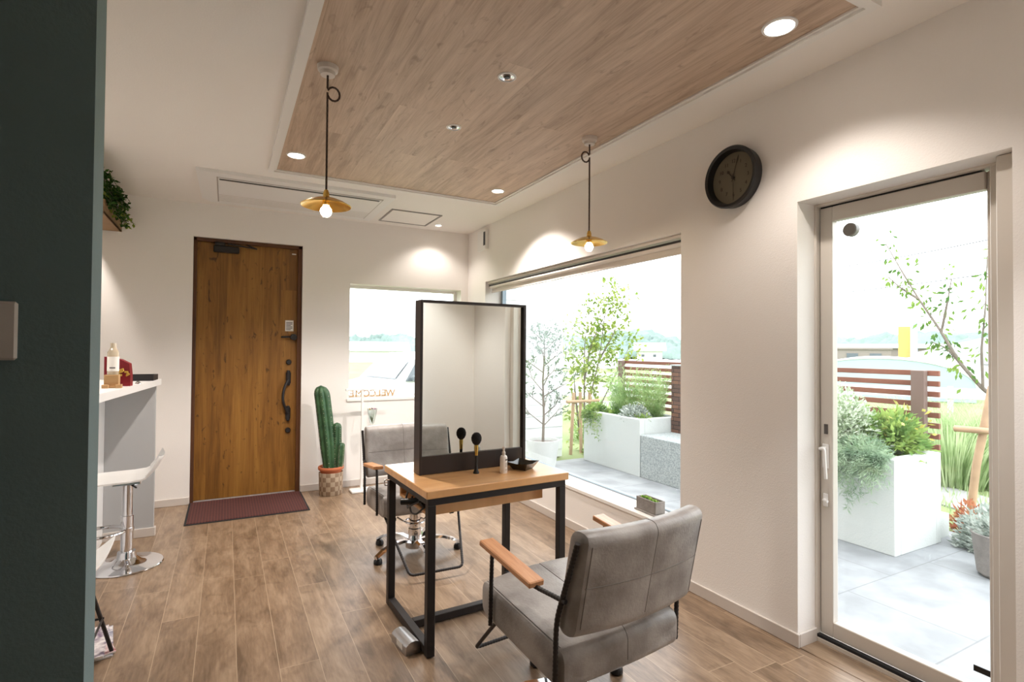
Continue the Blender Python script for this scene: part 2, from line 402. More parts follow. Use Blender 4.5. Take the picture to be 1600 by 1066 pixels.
# ------------------------------------------------------------------ mesh collector
class MB:
    def __init__(s):
        s.v = []; s.f = []; s.mi = []; s.cur = 0
    def add(s, vs, fs):
        o = len(s.v)
        s.v += [tuple(v) for v in vs]
        s.f += [tuple(i + o for i in f) for f in fs]
        s.mi += [s.cur] * len(fs)
        return s
    def box(s, c, d, b=0.0, rot=None):
        """chamfered box, centre c, full size d"""
        hx, hy, hz = d[0] / 2, d[1] / 2, d[2] / 2
        b = min(b, hx * .95, hy * .95, hz * .95)
        vs = []; idx = {}
        if b <= 0:
            for sx in (-1, 1):
                for sy in (-1, 1):
                    for sz in (-1, 1):
                        vs.append(Vector((sx * hx, sy * hy, sz * hz)))
            fs = [(0, 1, 3, 2), (4, 6, 7, 5), (0, 4, 5, 1), (2, 3, 7, 6), (0, 2, 6, 4), (1, 5, 7, 3)]
        else:
            for sx in (-1, 1):
                for sy in (-1, 1):
                    for sz in (-1, 1):
                        for a in range(3):
                            p = [sx * (hx - b), sy * (hy - b), sz * (hz - b)]
                            p[a] = (sx * hx, sy * hy, sz * hz)[a]
                            idx[(sx, sy, sz, a)] = len(vs)
                            vs.append(Vector(p))
            fs = []
            for a in range(3):
                o1, o2 = [q for q in range(3) if q != a]
                for sg in (-1, 1):
                    ring = []
                    for (p, q) in ((-1, -1), (1, -1), (1, 1), (-1, 1)):
                        k = [0, 0, 0]; k[a] = sg; k[o1] = p; k[o2] = q
                        ring.append(idx[(k[0], k[1], k[2], a)])
                    fs.append(tuple(ring))
                # edges parallel to axis a
                for p in (-1, 1):
                    for q in (-1, 1):
                        k0 = [0, 0, 0]; k1 = [0, 0, 0]
                        k0[a] = -1; k1[a] = 1
                        k0[o1] = k1[o1] = p; k0[o2] = k1[o2] = q
                        fs.append((idx[(*k0, o1)], idx[(*k1, o1)], idx[(*k1, o2)], idx[(*k0, o2)]))
            for sx in (-1, 1):
                for sy in (-1, 1):
                    for sz in (-1, 1):
                        fs.append(tuple(idx[(sx, sy, sz, a)] for a in range(3)))
        R = rot if rot is not None else Matrix.Identity(3)
        C = Vector(c)
        return s.add([R @ v + C for v in vs], fs)
    def bb(s, a, b, bev=0.0):
        return s.box([(a[i] + b[i]) / 2 for i in range(3)], [abs(b[i] - a[i]) for i in range(3)], bev)
    def tube(s, pts, r, n=10, cap=True, rf=None, closed=False):
        pts = [Vector(p) for p in pts]
        N = len(pts)
        prev = None
        rings = []
        for i, p in enumerate(pts):
            if closed:
                t = (pts[(i + 1) % N] - pts[i - 1]).normalized()
            else:
                t = (pts[min(i + 1, N - 1)] - pts[max(i - 1, 0)]).normalized()
            if prev is None:
                a = Vector((0, 0, 1)) if abs(t.z) < 0.9 else Vector((1, 0, 0))
                u = t.cross(a).normalized()
            else:
                u = (prev - t * prev.dot(t)).normalized()
            prev = u
            w = t.cross(u)
            rr = rf(i / max(1, N - 1)) if rf else (r[i] if isinstance(r, (list, tuple)) else r)
            rings.append([p + (u * math.cos(2 * PI * k / n) + w * math.sin(2 * PI * k / n)) * rr for k in range(n)])
        vs = [v for ring in rings for v in ring]
        fs = []
        M_ = N if closed else N - 1
        for i in range(M_):
            j = (i + 1) % N
            for k in range(n):
                fs.append((i * n + k, i * n + (k + 1) % n, j * n + (k + 1) % n, j * n + k))
        if cap and not closed:
            fs.append(tuple(range(n - 1, -1, -1)))
            fs.append(tuple((N - 1) * n + k for k in range(n)))
        return s.add(vs, fs)
    def cyl(s, a, b, r, n=16, r2=None):
        return s.tube([a, b], [r, r if r2 is None else r2], n)
    def lathe(s, prof, c=(0, 0, 0), n=28, axis='Z', a0=0, a1=2 * PI):
        """prof: list of (r, h)"""
        full = abs(a1 - a0 - 2 * PI) < 1e-6
        K = n if full else n + 1
        vs = []
        for (r, h) in prof:
            for k in range(K):
                a = a0 + (a1 - a0) * k / n
                x, y = r * math.cos(a), r * math.sin(a)
                p = {'Z': (x, y, h), 'X': (h, x, y), 'Y': (x, h, y)}[axis]
                vs.append((p[0] + c[0], p[1] + c[1], p[2] + c[2]))
        fs = []
        for i in range(len(prof) - 1):
            for k in range(n):
                k2 = (k + 1) % K
                fs.append((i * K + k, i * K + k2, (i + 1) * K + k2, (i + 1) * K + k))
        return s.add(vs, fs)
    def rbox(s, c, d, r, n=(10, 10, 5), fn=None, rx=None):
        """rounded cushion block, fn deforms local points"""
        kx = r / (rx or r)
        hx, hy, hz = d[0] / 2 * kx, d[1] / 2, d[2] / 2
        bm = {}
        vs = []; fs = []
        def put(i, j, k):
            key = (i, j, k)
            if key in bm:
                return bm[key]
            p = Vector((-hx + 2 * hx * i / n[0], -hy + 2 * hy * j / n[1], -hz + 2 * hz * k / n[2]))
            q = Vector((max(-hx + r, min(hx - r, p.x)), max(-hy + r, min(hy - r, p.y)), max(-hz + r, min(hz - r, p.z))))
            d_ = p - q
            if d_.length > 1e-9:
                p = q + d_.normalized() * min(r, d_.length if max(abs(d_.x), abs(d_.y), abs(d_.z)) < r * .999 else r)
            p.x /= kx
            if fn:
                p = fn(p)
            bm[key] = len(vs)
            vs.append(Vector(p) + Vector(c))
            return bm[key]
        for (A, B, Cx) in ((0, 1, 2), (1, 2, 0), (2, 0, 1)):
            for side in (0, n[Cx]):
                for a in range(n[A]):
                    for b in range(n[B]):
                        q = []
                        for (da, db) in ((0, 0), (1, 0), (1, 1), (0, 1)):
                            k = [0, 0, 0]; k[A] = a + da; k[B] = b + db; k[Cx] = side
                            q.append(put(*k))
                        fs.append(tuple(q))
        return s.add(vs, fs)
    def prism(s, poly, h0, h1, axis='Z'):
        n = len(poly)
        def P(u, v, h):
            return {'Z': (u, v, h), 'Y': (u, h, v), 'X': (h, u, v)}[axis]
        vs = [P(u, v, h0) for u, v in poly] + [P(u, v, h1) for u, v in poly]
        fs = [tuple(range(n)), tuple(range(2 * n - 1, n - 1, -1))] + [(i, (i + 1) % n, n + (i + 1) % n, n + i) for i in range(n)]
        return s.add(vs, fs)
    def leaf(s, p, d, nrm, L, Wd, bend=0.2):
        p = Vector(p); d = Vector(d).normalized()
        w = d.cross(Vector(nrm))
        if w.length < 1e-4:
            w = d.cross(Vector((0.3, 0.5, 0.8)))
        w.normalize()
        n_ = w.cross(d)
        a = p; b = p + d * L * .5 + w * Wd / 2 - n_ * bend * L * .1; c = p + d * L - n_ * bend * L * .5; e = p + d * L * .5 - w * Wd / 2 - n_ * bend * L * .1
        return s.add([a, b, c, e], [(0, 1, 2, 3)])
    def build(s, name, m, parent=None, smooth=True, angle=35, loc=None, fixn=True):
        me = bpy.data.meshes.new(name)
        me.from_pydata([tuple(v) for v in s.v], [], s.f)
        if fixn:
            bm = bmesh.new(); bm.from_mesh(me)
            bmesh.ops.recalc_face_normals(bm, faces=bm.faces)
            bm.to_mesh(me); bm.free()
        for mm in (m if isinstance(m, (list, tuple)) else [m]):
            me.materials.append(M[mm] if isinstance(mm, str) else mm)
        if isinstance(m, (list, tuple)):
            for pl, i in zip(me.polygons, s.mi):
                pl.material_index = i
        if smooth:
            me.polygons.foreach_set('use_smooth', [True] * len(me.polygons))
            me.set_sharp_from_angle(angle=math.radians(angle))
        o = bpy.data.objects.new(name, me)
        COL.objects.link(o)
        if parent:
            o.parent = parent
        if loc:
            o.location = loc
        return o

def tag(o, label=None, cat=None, group=None, kind=None):
    if label: o['label'] = label
    if cat: o['category'] = cat
    if group: o['group'] = group
    if kind: o['kind'] = kind
    return o
def thing(name, label, cat, loc=(0, 0, 0), rz=0.0, group=None):
    o = bpy.data.objects.new(name, None)
    o.empty_display_size = 0.1
    COL.objects.link(o)
    o.location = loc
    o.rotation_euler = (0, 0, rz)
    return tag(o, label, cat, group)
def dup(root, loc, rz, label=None):
    c = root.copy(); COL.objects.link(c)
    c.location = loc; c.rotation_euler = (0, 0, rz)
    if label: c['label'] = label
    for ch in list(root.children):
        k = ch.copy(); COL.objects.link(k); k.parent = c
        for g in ch.children:
            q = g.copy(); COL.objects.link(q); q.parent = k
    return c
def struct(name, mb, m, **kw):
    return tag(mb.build(name, m, **kw), kind='structure')
def arc(p0, p1, p2, n=6):
    """rounded corner, quadratic"""
    p0, p1, p2 = Vector(p0), Vector(p1), Vector(p2)
    return [(1 - t) ** 2 * p0 + 2 * t * (1 - t) * p1 + t * t * p2 for t in [i / n for i in range(n + 1)]]
def rounded_path(pts, r, n=5):
    pts = [Vector(p) for p in pts]
    out = [pts[0]]
    for i in range(1, len(pts) - 1):
        a = (pts[i - 1] - pts[i]).normalized(); b = (pts[i + 1] - pts[i]).normalized()
        out += arc(pts[i] + a * r, pts[i], pts[i] + b * r, n)
    out.append(pts[-1])
    return out
def densify(pts, step):
    pts = [Vector(p) for p in pts]
    out = [pts[0]]
    for a, b in zip(pts, pts[1:]):
        k = max(1, int((b - a).length / step))
        for i in range(1, k + 1):
            out.append(a.lerp(b, i / k))
    return out
def text_mesh(name, body, size, depth, m, parent=None, mw=None):
    c = bpy.data.curves.new(name, 'FONT')
    c.body = body; c.size = size; c.extrude = depth / 2
    c.align_x = 'CENTER'; c.align_y = 'CENTER'
    o = bpy.data.objects.new(name, c)
    COL.objects.link(o)
    dg = bpy.context.evaluated_depsgraph_get()
    me = bpy.data.meshes.new_from_object(o.evaluated_get(dg))
    bpy.data.objects.remove(o)
    me.materials.clear(); me.materials.append(M[m])
    if mw is not None:
        me.transform(mw)
    o = bpy.data.objects.new(name, me)
    COL.objects.link(o)
    if parent: o.parent = parent
    return o

# ------------------------------------------------------------------ room shell
XR, YB, H = 2.27, 5.25, 2.55       # right wall, back wall, ceiling height
XO, YO = 2.50, 5.45                # outer faces
XL, YN = -2.3, -1.7                # far left wall, corridor end
def wall_holes(u0, u1, z0, z1, holes, t0, t1, axis):
    us = sorted({u0, u1} | {h[0] for h in holes} | {h[1] for h in holes})
    zs = sorted({z0, z1} | {h[2] for h in holes} | {h[3] for h in holes})
    mb = MB()
    vid = {}
    def inh(u, z):
        return any(h[0] < u < h[1] and h[2] < z < h[3] for h in holes) or not (u0 < u < u1 and z0 < z < z1)
    def quad(*ps):
        out = []
        for (u, t, z) in ps:
            out.append((t, u, z) if axis == 'X' else (u, t, z))
        mb.add(out, [(0, 1, 2, 3)])
    for a, b in zip(us, us[1:]):
        for c, d in zip(zs, zs[1:]):
            if inh((a + b) / 2, (c + d) / 2):
                continue
            quad((a, t0, c), (b, t0, c), (b, t0, d), (a, t0, d))
            quad((a, t1, c), (b, t1, c), (b, t1, d), (a, t1, d))
            e = 1e-4
            if inh(a - e, (c + d) / 2): quad((a, t0, c), (a, t1, c), (a, t1, d), (a, t0, d))
            if inh(b + e, (c + d) / 2): quad((b, t0, c), (b, t1, c), (b, t1, d), (b, t0, d))
            if inh((a + b) / 2, c - e): quad((a, t0, c), (b, t0, c), (b, t1, c), (a, t1, c))
            if inh((a + b) / 2, d + e): quad((a, t0, d), (b, t0, d), (b, t1, d), (a, t1, d))
    bm_weld(mb)
    return mb
def bm_weld(mb):
    key = {}; nv = []; mp = []
    for v in mb.v:
        k = tuple(round(q, 5) for q in v)
        if k not in key:
            key[k] = len(nv); nv.append(v)
        mp.append(key[k])
    mb.v = nv
    mb.f = [tuple(mp[i] for i in f) for f in mb.f]

BW = (2.216, 4.815, 0.31, 1.995)      # big window y0 y1 z0 z1
GD = (0.765, 1.515, -0.001, 1.998)    # glass door y0 y1
KW = (1.04, 2.19, 0.835, 1.945)       # back window x0 x1
FD = (-0.258, 0.612, -0.001, 2.265)   # front door x0 x1
struct('floor', MB().bb((XL, YN, -0.12), (XO - 0.02, YO, 0)), 'floor', smooth=False)
struct('ceiling', MB().bb((XL - .1, YN - .1, H), (XO, YO, H + 0.15)), 'ceil', smooth=False)
struct('wall_right', wall_holes(0.15, YO, 0, H, [(BW[0], BW[1], BW[2], BW[3]), (GD[0], GD[1], -0.5, GD[3])], XR, XO, 'X'), 'wall', smooth=False)
struct('wall_back', wall_holes(XL, XR, 0, H, [(KW[0], KW[1], KW[2], KW[3]), (FD[0], FD[1], -0.5, FD[3])], YB, YO, 'Y'), 'wall', smooth=False)
struct('wall_left', MB().bb((XL - .1, YN, 0), (XL, YO, H)), 'wall', smooth=False)
struct('wall_near', MB().bb((0.62, 0.0, 0), (XO, 0.15, H)), 'wall', smooth=False)
struct('wall_corridor', MB().bb((0.62, YN, 0), (0.74, 0.0, H)), 'dim', smooth=False)
struct('wall_corridor_end', MB().bb((XL, YN - .1, 0), (0.74, YN, H)), 'dim', smooth=False)
struct('wall_partition', MB().bb((XL, 1.495, 0), (-0.268, 1.602, H)), 'green', smooth=False)
# outer sill under the door and stone threshold
struct('trim_1', MB().bb((XR, GD[0], -0.02), (2.40, GD[1], 0.002)), 'floor', smooth=False)

def baseboard(name, segs):
    mb = MB()
    for a, b in segs:
        mb.bb(a, b, 0.003)
    struct(name, mb, 'base')
bh = 0.062
baseboard('baseboard_right', [((XR - .012, GD[1] - .012, 0), (XR, YB, bh)), ((XR, GD[1] - .012, 0), (2.395, GD[1], bh)), ((XR - .012, 0.15, 0), (XR, GD[0], bh))])
baseboard('baseboard_back', [((FD[1], YB - .012, 0), (XR - .012, YB, bh)), ((-0.72, YB - .012, 0), (FD[0], YB, bh))])

# ceiling tray : wood field and moulding
TX0, TX1, TY0, TY1 = 0.236, 2.0, 1.02, 4.015
struct('trim_2', MB().bb((TX0 + .02, TY0 + .02, H - 0.006), (TX1 - .02, TY1 - .02, H + .002)), 'ceilwood', smooth=False)
mb = MB()
for a, b in (((TX0, TY0), (TX0 + .035, TY1)), ((TX1 - .035, TY0), (TX1, TY1)), ((TX0 + .035, TY0), (TX1 - .035, TY0 + .035)), ((TX0 + .035, TY1 - .035), (TX1 - .035, TY1))):
    mb.bb((a[0], a[1], H - .024), (b[0], b[1], H), 0.0)
for a, b in (((TX0 + .035, TY0 + .035), (TX0 + .05, TY1 - .035)), ((TX1 - .05, TY0 + .035), (TX1 - .035, TY1 - .035)), ((TX0 + .05, TY0 + .035), (TX1 - .05, TY0 + .05)), ((TX0 + .05, TY1 - .05), (TX1 - .05, TY1 - .035))):
    mb.bb((a[0], a[1], H - .014), (b[0], b[1], H), 0.0)
struct('trim_3', mb, 'trim', smooth=False)

# ------------------------------------------------------------------ windows
def rect_frame(mb, u0, u1, z0, z1, t0, t1, w, axis, bev=0.003):
    def P(u, t, z):
        return (t, u, z) if axis == 'X' else (u, t, z)
    mb.bb(P(u0, t0, z0), P(u0 + w, t1, z1), bev)
    mb.bb(P(u1 - w, t0, z0), P(u1, t1, z1), bev)
    mb.bb(P(u0 + w, t0, z0), P(u1 - w, t1, z0 + w), bev)
    mb.bb(P(u0 + w, t0, z1 - w), P(u1 - w, t1, z1), bev)
w1 = thing('window_1', 'large fixed picture window in the right wall', 'window', (0, 0, 0)); tag(w1, kind='structure')
mb = MB(); mb.bb((2.445, BW[1] - .035, BW[2]), (2.49, BW[1], BW[3]), .003); mb.bb((2.445, BW[0], BW[2]), (2.49, BW[0] + .02, BW[3]), .003); mb.bb((2.445, BW[0] + .02, BW[3] - .035), (2.49, BW[1] - .035, BW[3]), .003); mb.bb((2.452, BW[0] + .02, BW[2]), (2.49, BW[1] - .035, BW[2] + .012), .003)
mb.build('window_frame', 'aframe', w1)
MB().bb((2.462, BW[0] + .015, BW[2] + .01), (2.466, BW[1] - .03, BW[3] - .03)).build('pane', 'glass', w1, smooth=False)
MB().bb((XR - .012, BW[0] - .0, BW[2] - .022), (2.44, BW[1] + .0, BW[2] + .004), .003).build('window_sill', 'trim', w1)
w2 = thing('window_2', 'square fixed window in the back wall beside the door', 'window'); tag(w2, kind='structure')
mb = MB(); rect_frame(mb, KW[0], KW[1], KW[2], KW[3], 5.385, 5.43, 0.028, 'Y'); mb.build('window_frame', 'trim', w2)
MB().bb((KW[0] + .02, 5.405, KW[2] + .02), (KW[1] - .02, 5.409, KW[3] - .02)).build('pane', 'glass', w2, smooth=False)
MB().bb((KW[0] - .02, YB - .015, KW[2] - .024), (KW[1] + .02, 5.385, KW[2] + .003), .003).build('window_sill', 'trim', w2)

# blind over big window
t = thing('roller_blind', 'rolled-up beige roller blind at the top of the picture window', 'blind', (0, 0, 0))
mb = MB(); mb.bb((2.292, BW[0] + .006, 1.972), (2.345, BW[1] - .006, 1.992), .004); mb.build('top_rail', 'cream', t)
MB().tube([(2.325, BW[0] + .02, 1.945), (2.325, BW[1] - .02, 1.945)], .02, 14).build('rolled_fabric', 'cream', t)
MB().bb((2.305, BW[0] + .012, 1.947), (2.309, BW[1] - .012, 1.962), .001).build('dark_slot', 'steel', t)
mb = MB(); mb.bb((2.338, BW[0] + .012, 1.895), (2.341, BW[1] - .012, 1.95)); mb.bb((2.332, BW[0] + .012, 1.885), (2.346, BW[1] - .012, 1.897), .003)
mb.build('fabric_hem', 'cream', t)

# ------------------------------------------------------------------ glass door
d1 = thing('door_1', 'glazed terrace door with beige aluminium frame', 'door'); tag(d1, kind='structure')
mb = MB()
fy0, fy1 = 0.80, 1.556
mb.bb((2.395, 1.507, 0.0), (2.47, 1.556, 2.012), .003)
mb.bb((2.40, fy0, 0.0), (2.47, 0.872, 2.012), .003)
mb.bb((2.395, fy0, 1.988), (2.47, 1.507, 2.03), .003)
mb.bb((2.395, 0.872, -.005), (2.47, 1.507, 0.022), .003)
mb.bb((2.32, 0.766, 0.0), (2.40, 0.826, 1.996), .003)
mb.build('door_frame', 'frame', d1)
sa = MB()
sa.bb((2.42, 1.447, 0.035), (2.46, 1.503, 1.982), .003)
sa.bb((2.432, 0.850, 0.035), (2.46, 0.892, 1.982), .003)
sa.bb((2.42, 0.892, 1.915), (2.46, 1.447, 1.982), .003)
sa.bb((2.42, 0.892, 0.035), (2.46, 1.447, 0.103), .003)
sash = sa.build('door_sash', 'frame', d1)
MB().bb((2.448, 0.885, 0.098), (2.452, 1.452, 1.92)).build('pane', 'glass', d1, smooth=False)
mb = MB(); mb.bb((2.396, 0.905, 0.022), (2.42, 1.507, 0.034), 0); mb.bb((2.421, .906, 1.981), (2.46, 1.5, 1.989)); mb.build('door_gasket', 'rubber', d1, smooth=False)
mb = MB()
mb.bb((2.412, 1.462, 0.79), (2.42, 1.492, 0.90), .003)
mb.tube(rounded_path([(2.42, 1.477, 0.882), (2.37, 1.477, 0.882), (2.368, 1.455, 0.885), (2.368, 1.447, 0.752)], .008), .007, 10)
mb.build('door_handle', 'whitep', d1)
mb = MB(); mb.bb((2.412, 1.466, 0.615), (2.42, 1.488, 0.675), .003); mb.tube([(2.42, 1.477, 0.648), (2.40, 1.477, 0.648), (2.395, 1.455, 0.646)], .006, 8); mb.build('thumb_turn', 'whitep', d1)
mb = MB(); mb.bb((2.415, 1.468, 0.945), (2.421, 1.484, 0.99), .001); mb.build('lock_plate', 'ink', d1)
mb = MB(); mb.lathe([(0, -.03), (.026, -.03), (.03, -.025), (.03, 0), (0, 0)], (2.448, 1.372, 1.862), 24, 'X'); mb.build('glass_bumper', 'greyp', d1)
mb = MB(); mb.bb((2.444, 0.894, 0.15), (2.447, 0.945, 0.172)); mb.build('glass_sticker', 'darkplastic', d1, smooth=False)

# ------------------------------------------------------------------ wooden front door
d2 = thing('door_2', 'knotty brown wooden front door', 'door', (0, 0, 0)); tag(d2, kind='structure')
MB().bb((FD[0] + .02, 5.315, 0.005), (FD[1] - .028, 5.36, FD[3] - .028), .003).build('door_panel', 'doorwood', d2)
mb = MB()
mb.bb((FD[0], 5.285, 0), (FD[0] + .026, 5.42, FD[3]), .002); mb.bb((FD[1] - .036, 5.285, 0), (FD[1], 5.42, FD[3]), .002); mb.bb((FD[0], 5.285, FD[3] - .03), (FD[1], 5.42, FD[3]), .002)
mb.build('door_frame', 'doorframe', d2)
mb = MB()
mb.bb((.485, 5.295, .99), (.528, 5.317, 1.10), .008); mb.bb((.485, 5.295, .665), (.528, 5.317, .775), .008)
mb.bb((.492, 5.288, .65), (.521, 5.317, .79), .006); mb.bb((.492, 5.288, .975), (.521, 5.317, 1.115), .006)
mb.tube(arc((.507, 5.29, 1.03), (.41, 5.235, .88), (.507, 5.29, .72), 12), .012, 10)
mb.build('pull_handle', 'steel', d2)
mb = MB()
for z in (1.19, .565):
    mb.lathe([(0, 5.29), (.018, 5.29), (.024, 5.30), (.024, 5.317)], (.508, 0, z), 20, 'Y')
mb.build('lock_cylinders', 'steel', d2)
mb = MB(); mb.lathe([(0, 5.27), (.026, 5.27), (.03, 5.285), (.03, 5.317)], (.545, 0, 1.42), 20, 'Y'); mb.bb((.44, 5.28, 1.412), (.545, 5.295, 1.43), .004); mb.build('guard_latch', 'steel', d2)
mb = MB(); mb.bb((.475, 5.311, 1.475), (.545, 5.316, 1.575)); st = mb.build('door_sticker', 'paper', d2, smooth=False)
mb = MB()
for i in range(6):
    mb.bb((.482, 5.3085, 1.486 + i * .013), (.482 + (.054 if i % 3 else .04), 5.3105, 1.492 + i * .013))
mb.build('sticker_print', 'ink', st, smooth=False)
mb = MB(); mb.bb((-.11, 5.27, 2.15), (.09, 5.317, 2.205), .006); mb.bb((-.1, 5.262, 2.205), (-.02, 5.3, 2.235), .004)
mb.tube([(.0, 5.265, 2.225), (.23, 5.27, 2.20)], .007, 8); mb.tube([(.23, 5.27, 2.20), (.12, 5.30, 2.245)], .006, 8)
mb.build('door_closer', 'steel', d2)
mb = MB(); mb.bb((.525, 5.311, 2.185), (.56, 5.316, 2.195)); mb.build('small_label', 'paper', d2, smooth=False)

# ------------------------------------------------------------------ ceiling fittings
def downlight(x, y, r, z=H, lamp=True, power=SPOT_W, label='', off=False, dz=0.006, cone=124, tint=None):
    t = thing('downlight', label, 'light', (x, y, z - dz))
    mb = MB(); mb.lathe([(r * .80, .004), (r * .84, -.006), (r * 1.0, -.004), (r * 1.02, .0), (r * 1.02, .004)], n=36); mb.build('trim_ring', 'whitep', t)
    if off:
        MB().lathe([(0, .004), (r * .3, .004), (r * .45, -.001), (r * .8, -.003)], n=30).build('reflector', 'chrome', t)
        mb = MB(); mb.lathe([(0, -.006), (r * .3, -.005), (r * .34, .0)], n=20); mb.build('spot_lamp', 'darkplastic', t)
    else:
        MB().lathe([(0, -.001), (r * .5, -.0015), (r * .82, -.002)], n=30).build('lens', 'lens', t)
    if lamp:
        L = bpy.data.lights.new('downlight_lamp', 'SPOT')
        L.energy = power; L.color = tint or WARM; L.spot_size = math.radians(cone); L.spot_blend = 0.6; L.shadow_soft_size = 0.035
        o = bpy.data.objects.new('downlight_lamp', L); COL.objects.link(o); o.parent = t; o.location = (0, 0, -.03)
    return t
downlight(.374, 3.618, .058, power=88, label='lit round downlight in the wooden ceiling panel, nearest the entrance door')
downlight(1.829, 3.667, .052, power=80, label='lit round downlight in the wooden ceiling panel at its far right corner')
downlight(1.82, 1.284, .062, power=21, label='lit round downlight in the wooden ceiling panel above the terrace door, the biggest seen')
downlight(1.839, 5.004, .034, label='small lit downlight in the white ceiling beside the access hatch', dz=0.0, power=9)
downlight(-1.08, 4.72, .05, label='lit round downlight in the white ceiling behind the hanging ivy planter', dz=0.0, power=28)
downlight(1.55, 0.58, .05, label='added unseen downlight above the viewer, brightening the near wall and its mirror image', dz=0.0, power=52, cone=82, tint=(1.0, 0.97, 0.94))  # added out-of-view lamp, brightens the near wall, mirror and front chair
downlight(-1.5, 2.9, .05, label='added unseen downlight behind the bar counter, giving warm fill light', dz=0.0, power=40)  # added fill lamp, unseen behind the partition
downlight(1.093, 2.109, .042, lamp=False, off=True, label='unlit silver downlight in the wooden ceiling panel, nearer the viewer')
downlight(1.088, 2.732, .04, lamp=False, off=True, label='unlit silver downlight in the wooden ceiling panel, farther from the viewer')

def pendant(x, y, side, label):
    t = thing('pendant_lamp', label, 'lamp', (x, y, 0), 0, 'brass pendant lamps under the wooden ceiling panel')
    MB().lathe([(0, 2.505), (.03, 2.505), (.032, 2.52), (.042, 2.525), (.045, 2.545), (0, 2.545)], n=24).build('ceiling_rose', 'cream', t)
    pts = [(0, 0, 2.505), (0, 0, 2.45)]
    pts += [(side * (.026 - .026 * math.cos(a)), .004 * math.sin(a / 2), 2.43 + .03 * math.sin(a)) for a in [k * 2 * PI / 14 for k in range(1, 15)]]
    pts += [(0, 0, 2.40), (0, 0, 2.0)]
    MB().tube(pts, .0045, 8).build('cord', 'cord', t)
    MB().lathe([(0, 2.005), (.008, 2.005), (.013, 1.99), (.013, 1.978), (.018, 1.972), (.02, 1.962), (.0, 1.962)], n=18).build('lamp_cap', 'brass', t)
    MB().lathe([(.015, 1.970), (.05, 1.964), (.08, 1.952), (.103, 1.938), (.105, 1.937), (.103, 1.934), (.08, 1.948), (.05, 1.960), (.012, 1.966)], n=44).build('shade', 'brass', t)
    MB().lathe([(0, 1.962), (.015, 1.962), (.016, 1.945), (.013, 1.938), (0, 1.938)], n=18).build('socket', 'brass', t)
    MB().lathe([(.012, 1.94), (.013, 1.934), (.022, 1.922), (.024, 1.912), (.020, 1.899), (.011, 1.890), (0, 1.888)], n=20).build('bulb', 'bulb', t)
pendant(.372, 2.41, 1, 'brass disc pendant lamp hanging at the left, in front of the air conditioner')
pendant(1.83, 2.49, -1, 'brass disc pendant lamp hanging at the right, in front of the picture window')

t = thing('ceiling_air_conditioner', 'white cassette air conditioner set in the ceiling above the entrance', 'air conditioner', (0, 0, H))
poly = [(-.20, 4.20), (1.18, 4.20), (1.18, 5.08), (-.06, 5.08), (-.13, 5.05), (-.19, 4.96)]
MB().prism(poly, -.024, 0).build('panel', 'whitep', t)
MB().bb((-.078, 4.292, -.0255), (1.108, 5.008, -.0235)).build('grille_gap_shade', 'gapgrey', t, smooth=False)  # grey sheet, shade line round the grille put in as colour
MB().bb((-.07, 4.30, -.032), (1.10, 5.0, -.024), .003).build('front_grille', 'whitep', t)
MB().bb((-.06, 4.305, -.0335), (1.08, 4.335, -.0318)).build('air_slot', 'darkplastic', t, smooth=False)
mb = MB()
for i in range(5):
    mb.bb((-.07, 4.75 + i * .045, -.0332), (1.10, 4.756 + i * .045, -.0318))
mb.build('filter_ribs', 'base', t, smooth=False)
t = thing('access_hatch', 'square white ceiling access hatch beside the air conditioner', 'hatch', (1.5, 4.85, H))
mb = MB(); rect_frame2 = [((-.235, -.235), (-.22, .235)), ((.22, -.235), (.235, .235)), ((-.22, -.235), (.22, -.22)), ((-.22, .22), (.22, .235))]
for a, b in rect_frame2: mb.bb((a[0], a[1], -.008), (b[0], b[1], 0), .001)
mb.build('hatch_frame', 'greyp', t)
MB().bb((-.216, -.216, -.005), (.216, .216, 0), .001).build('hatch_panel', 'ceil', t)

# wall clock
t = thing('wall_clock', 'round black wall clock with a dim beige face, high on the right wall', 'clock', (XR, 1.842, 2.196))
MB().lathe([(.0, -.002), (.150, -.002), (.152, -.02), (.156, -.05), (.150, -.058), (.136, -.054), (.13, -.03), (.128, -.018)], n=60, axis='X').build('case', 'darkplastic', t)
MB().lathe([(0, -.02), (.129, -.02)], n=60, axis='X').build('dial', 'clock_face', t)
for k in range(12):
    a = (k + 1) * PI / 6
    mw = Matrix.Translation((-.0215, -.085 * math.sin(a) * 1, .085 * math.cos(a))) @ Matrix(((0, 0, -1, 0), (-1, 0, 0, 0), (0, 1, 0, 0), (0, 0, 0, 1)))
    text_mesh('numeral', str(k + 1), .026, .001, 'clock_ink', t, mw)
def hand(name, ang, ln, w):
    a = math.radians(ang)
    d = Vector((0, -math.sin(a), math.cos(a))); q = Vector((0, math.cos(a), math.sin(a)))
    mb = MB(); o = Vector((-.026, 0, 0))
    vs = [o - d * .02 - q * w * .3, o + d * ln * .6 - q * w * .3, o + d * ln * .8 - q * w, o + d * ln, o + d * ln * .8 + q * w, o + d * ln * .6 + q * w * .3, o - d * .02 + q * w * .3]
    mb.add(vs + [v + Vector((-.002, 0, 0)) for v in vs], [tuple(range(7)), tuple(range(13, 6, -1))] + [(i, (i + 1) % 7, 7 + (i + 1) % 7, 7 + i) for i in range(7)])
    mb.build(name, 'clock_ink', t)
hand('hour_hand', -38, .055, .008); hand('minute_hand', 18, .112, .004); hand('second_hand', 178, .115, .0012)
MB().lathe([(0, -.031), (.007, -.031), (.008, -.02)], n=16, axis='X').build('hub', 'clock_ink', t)

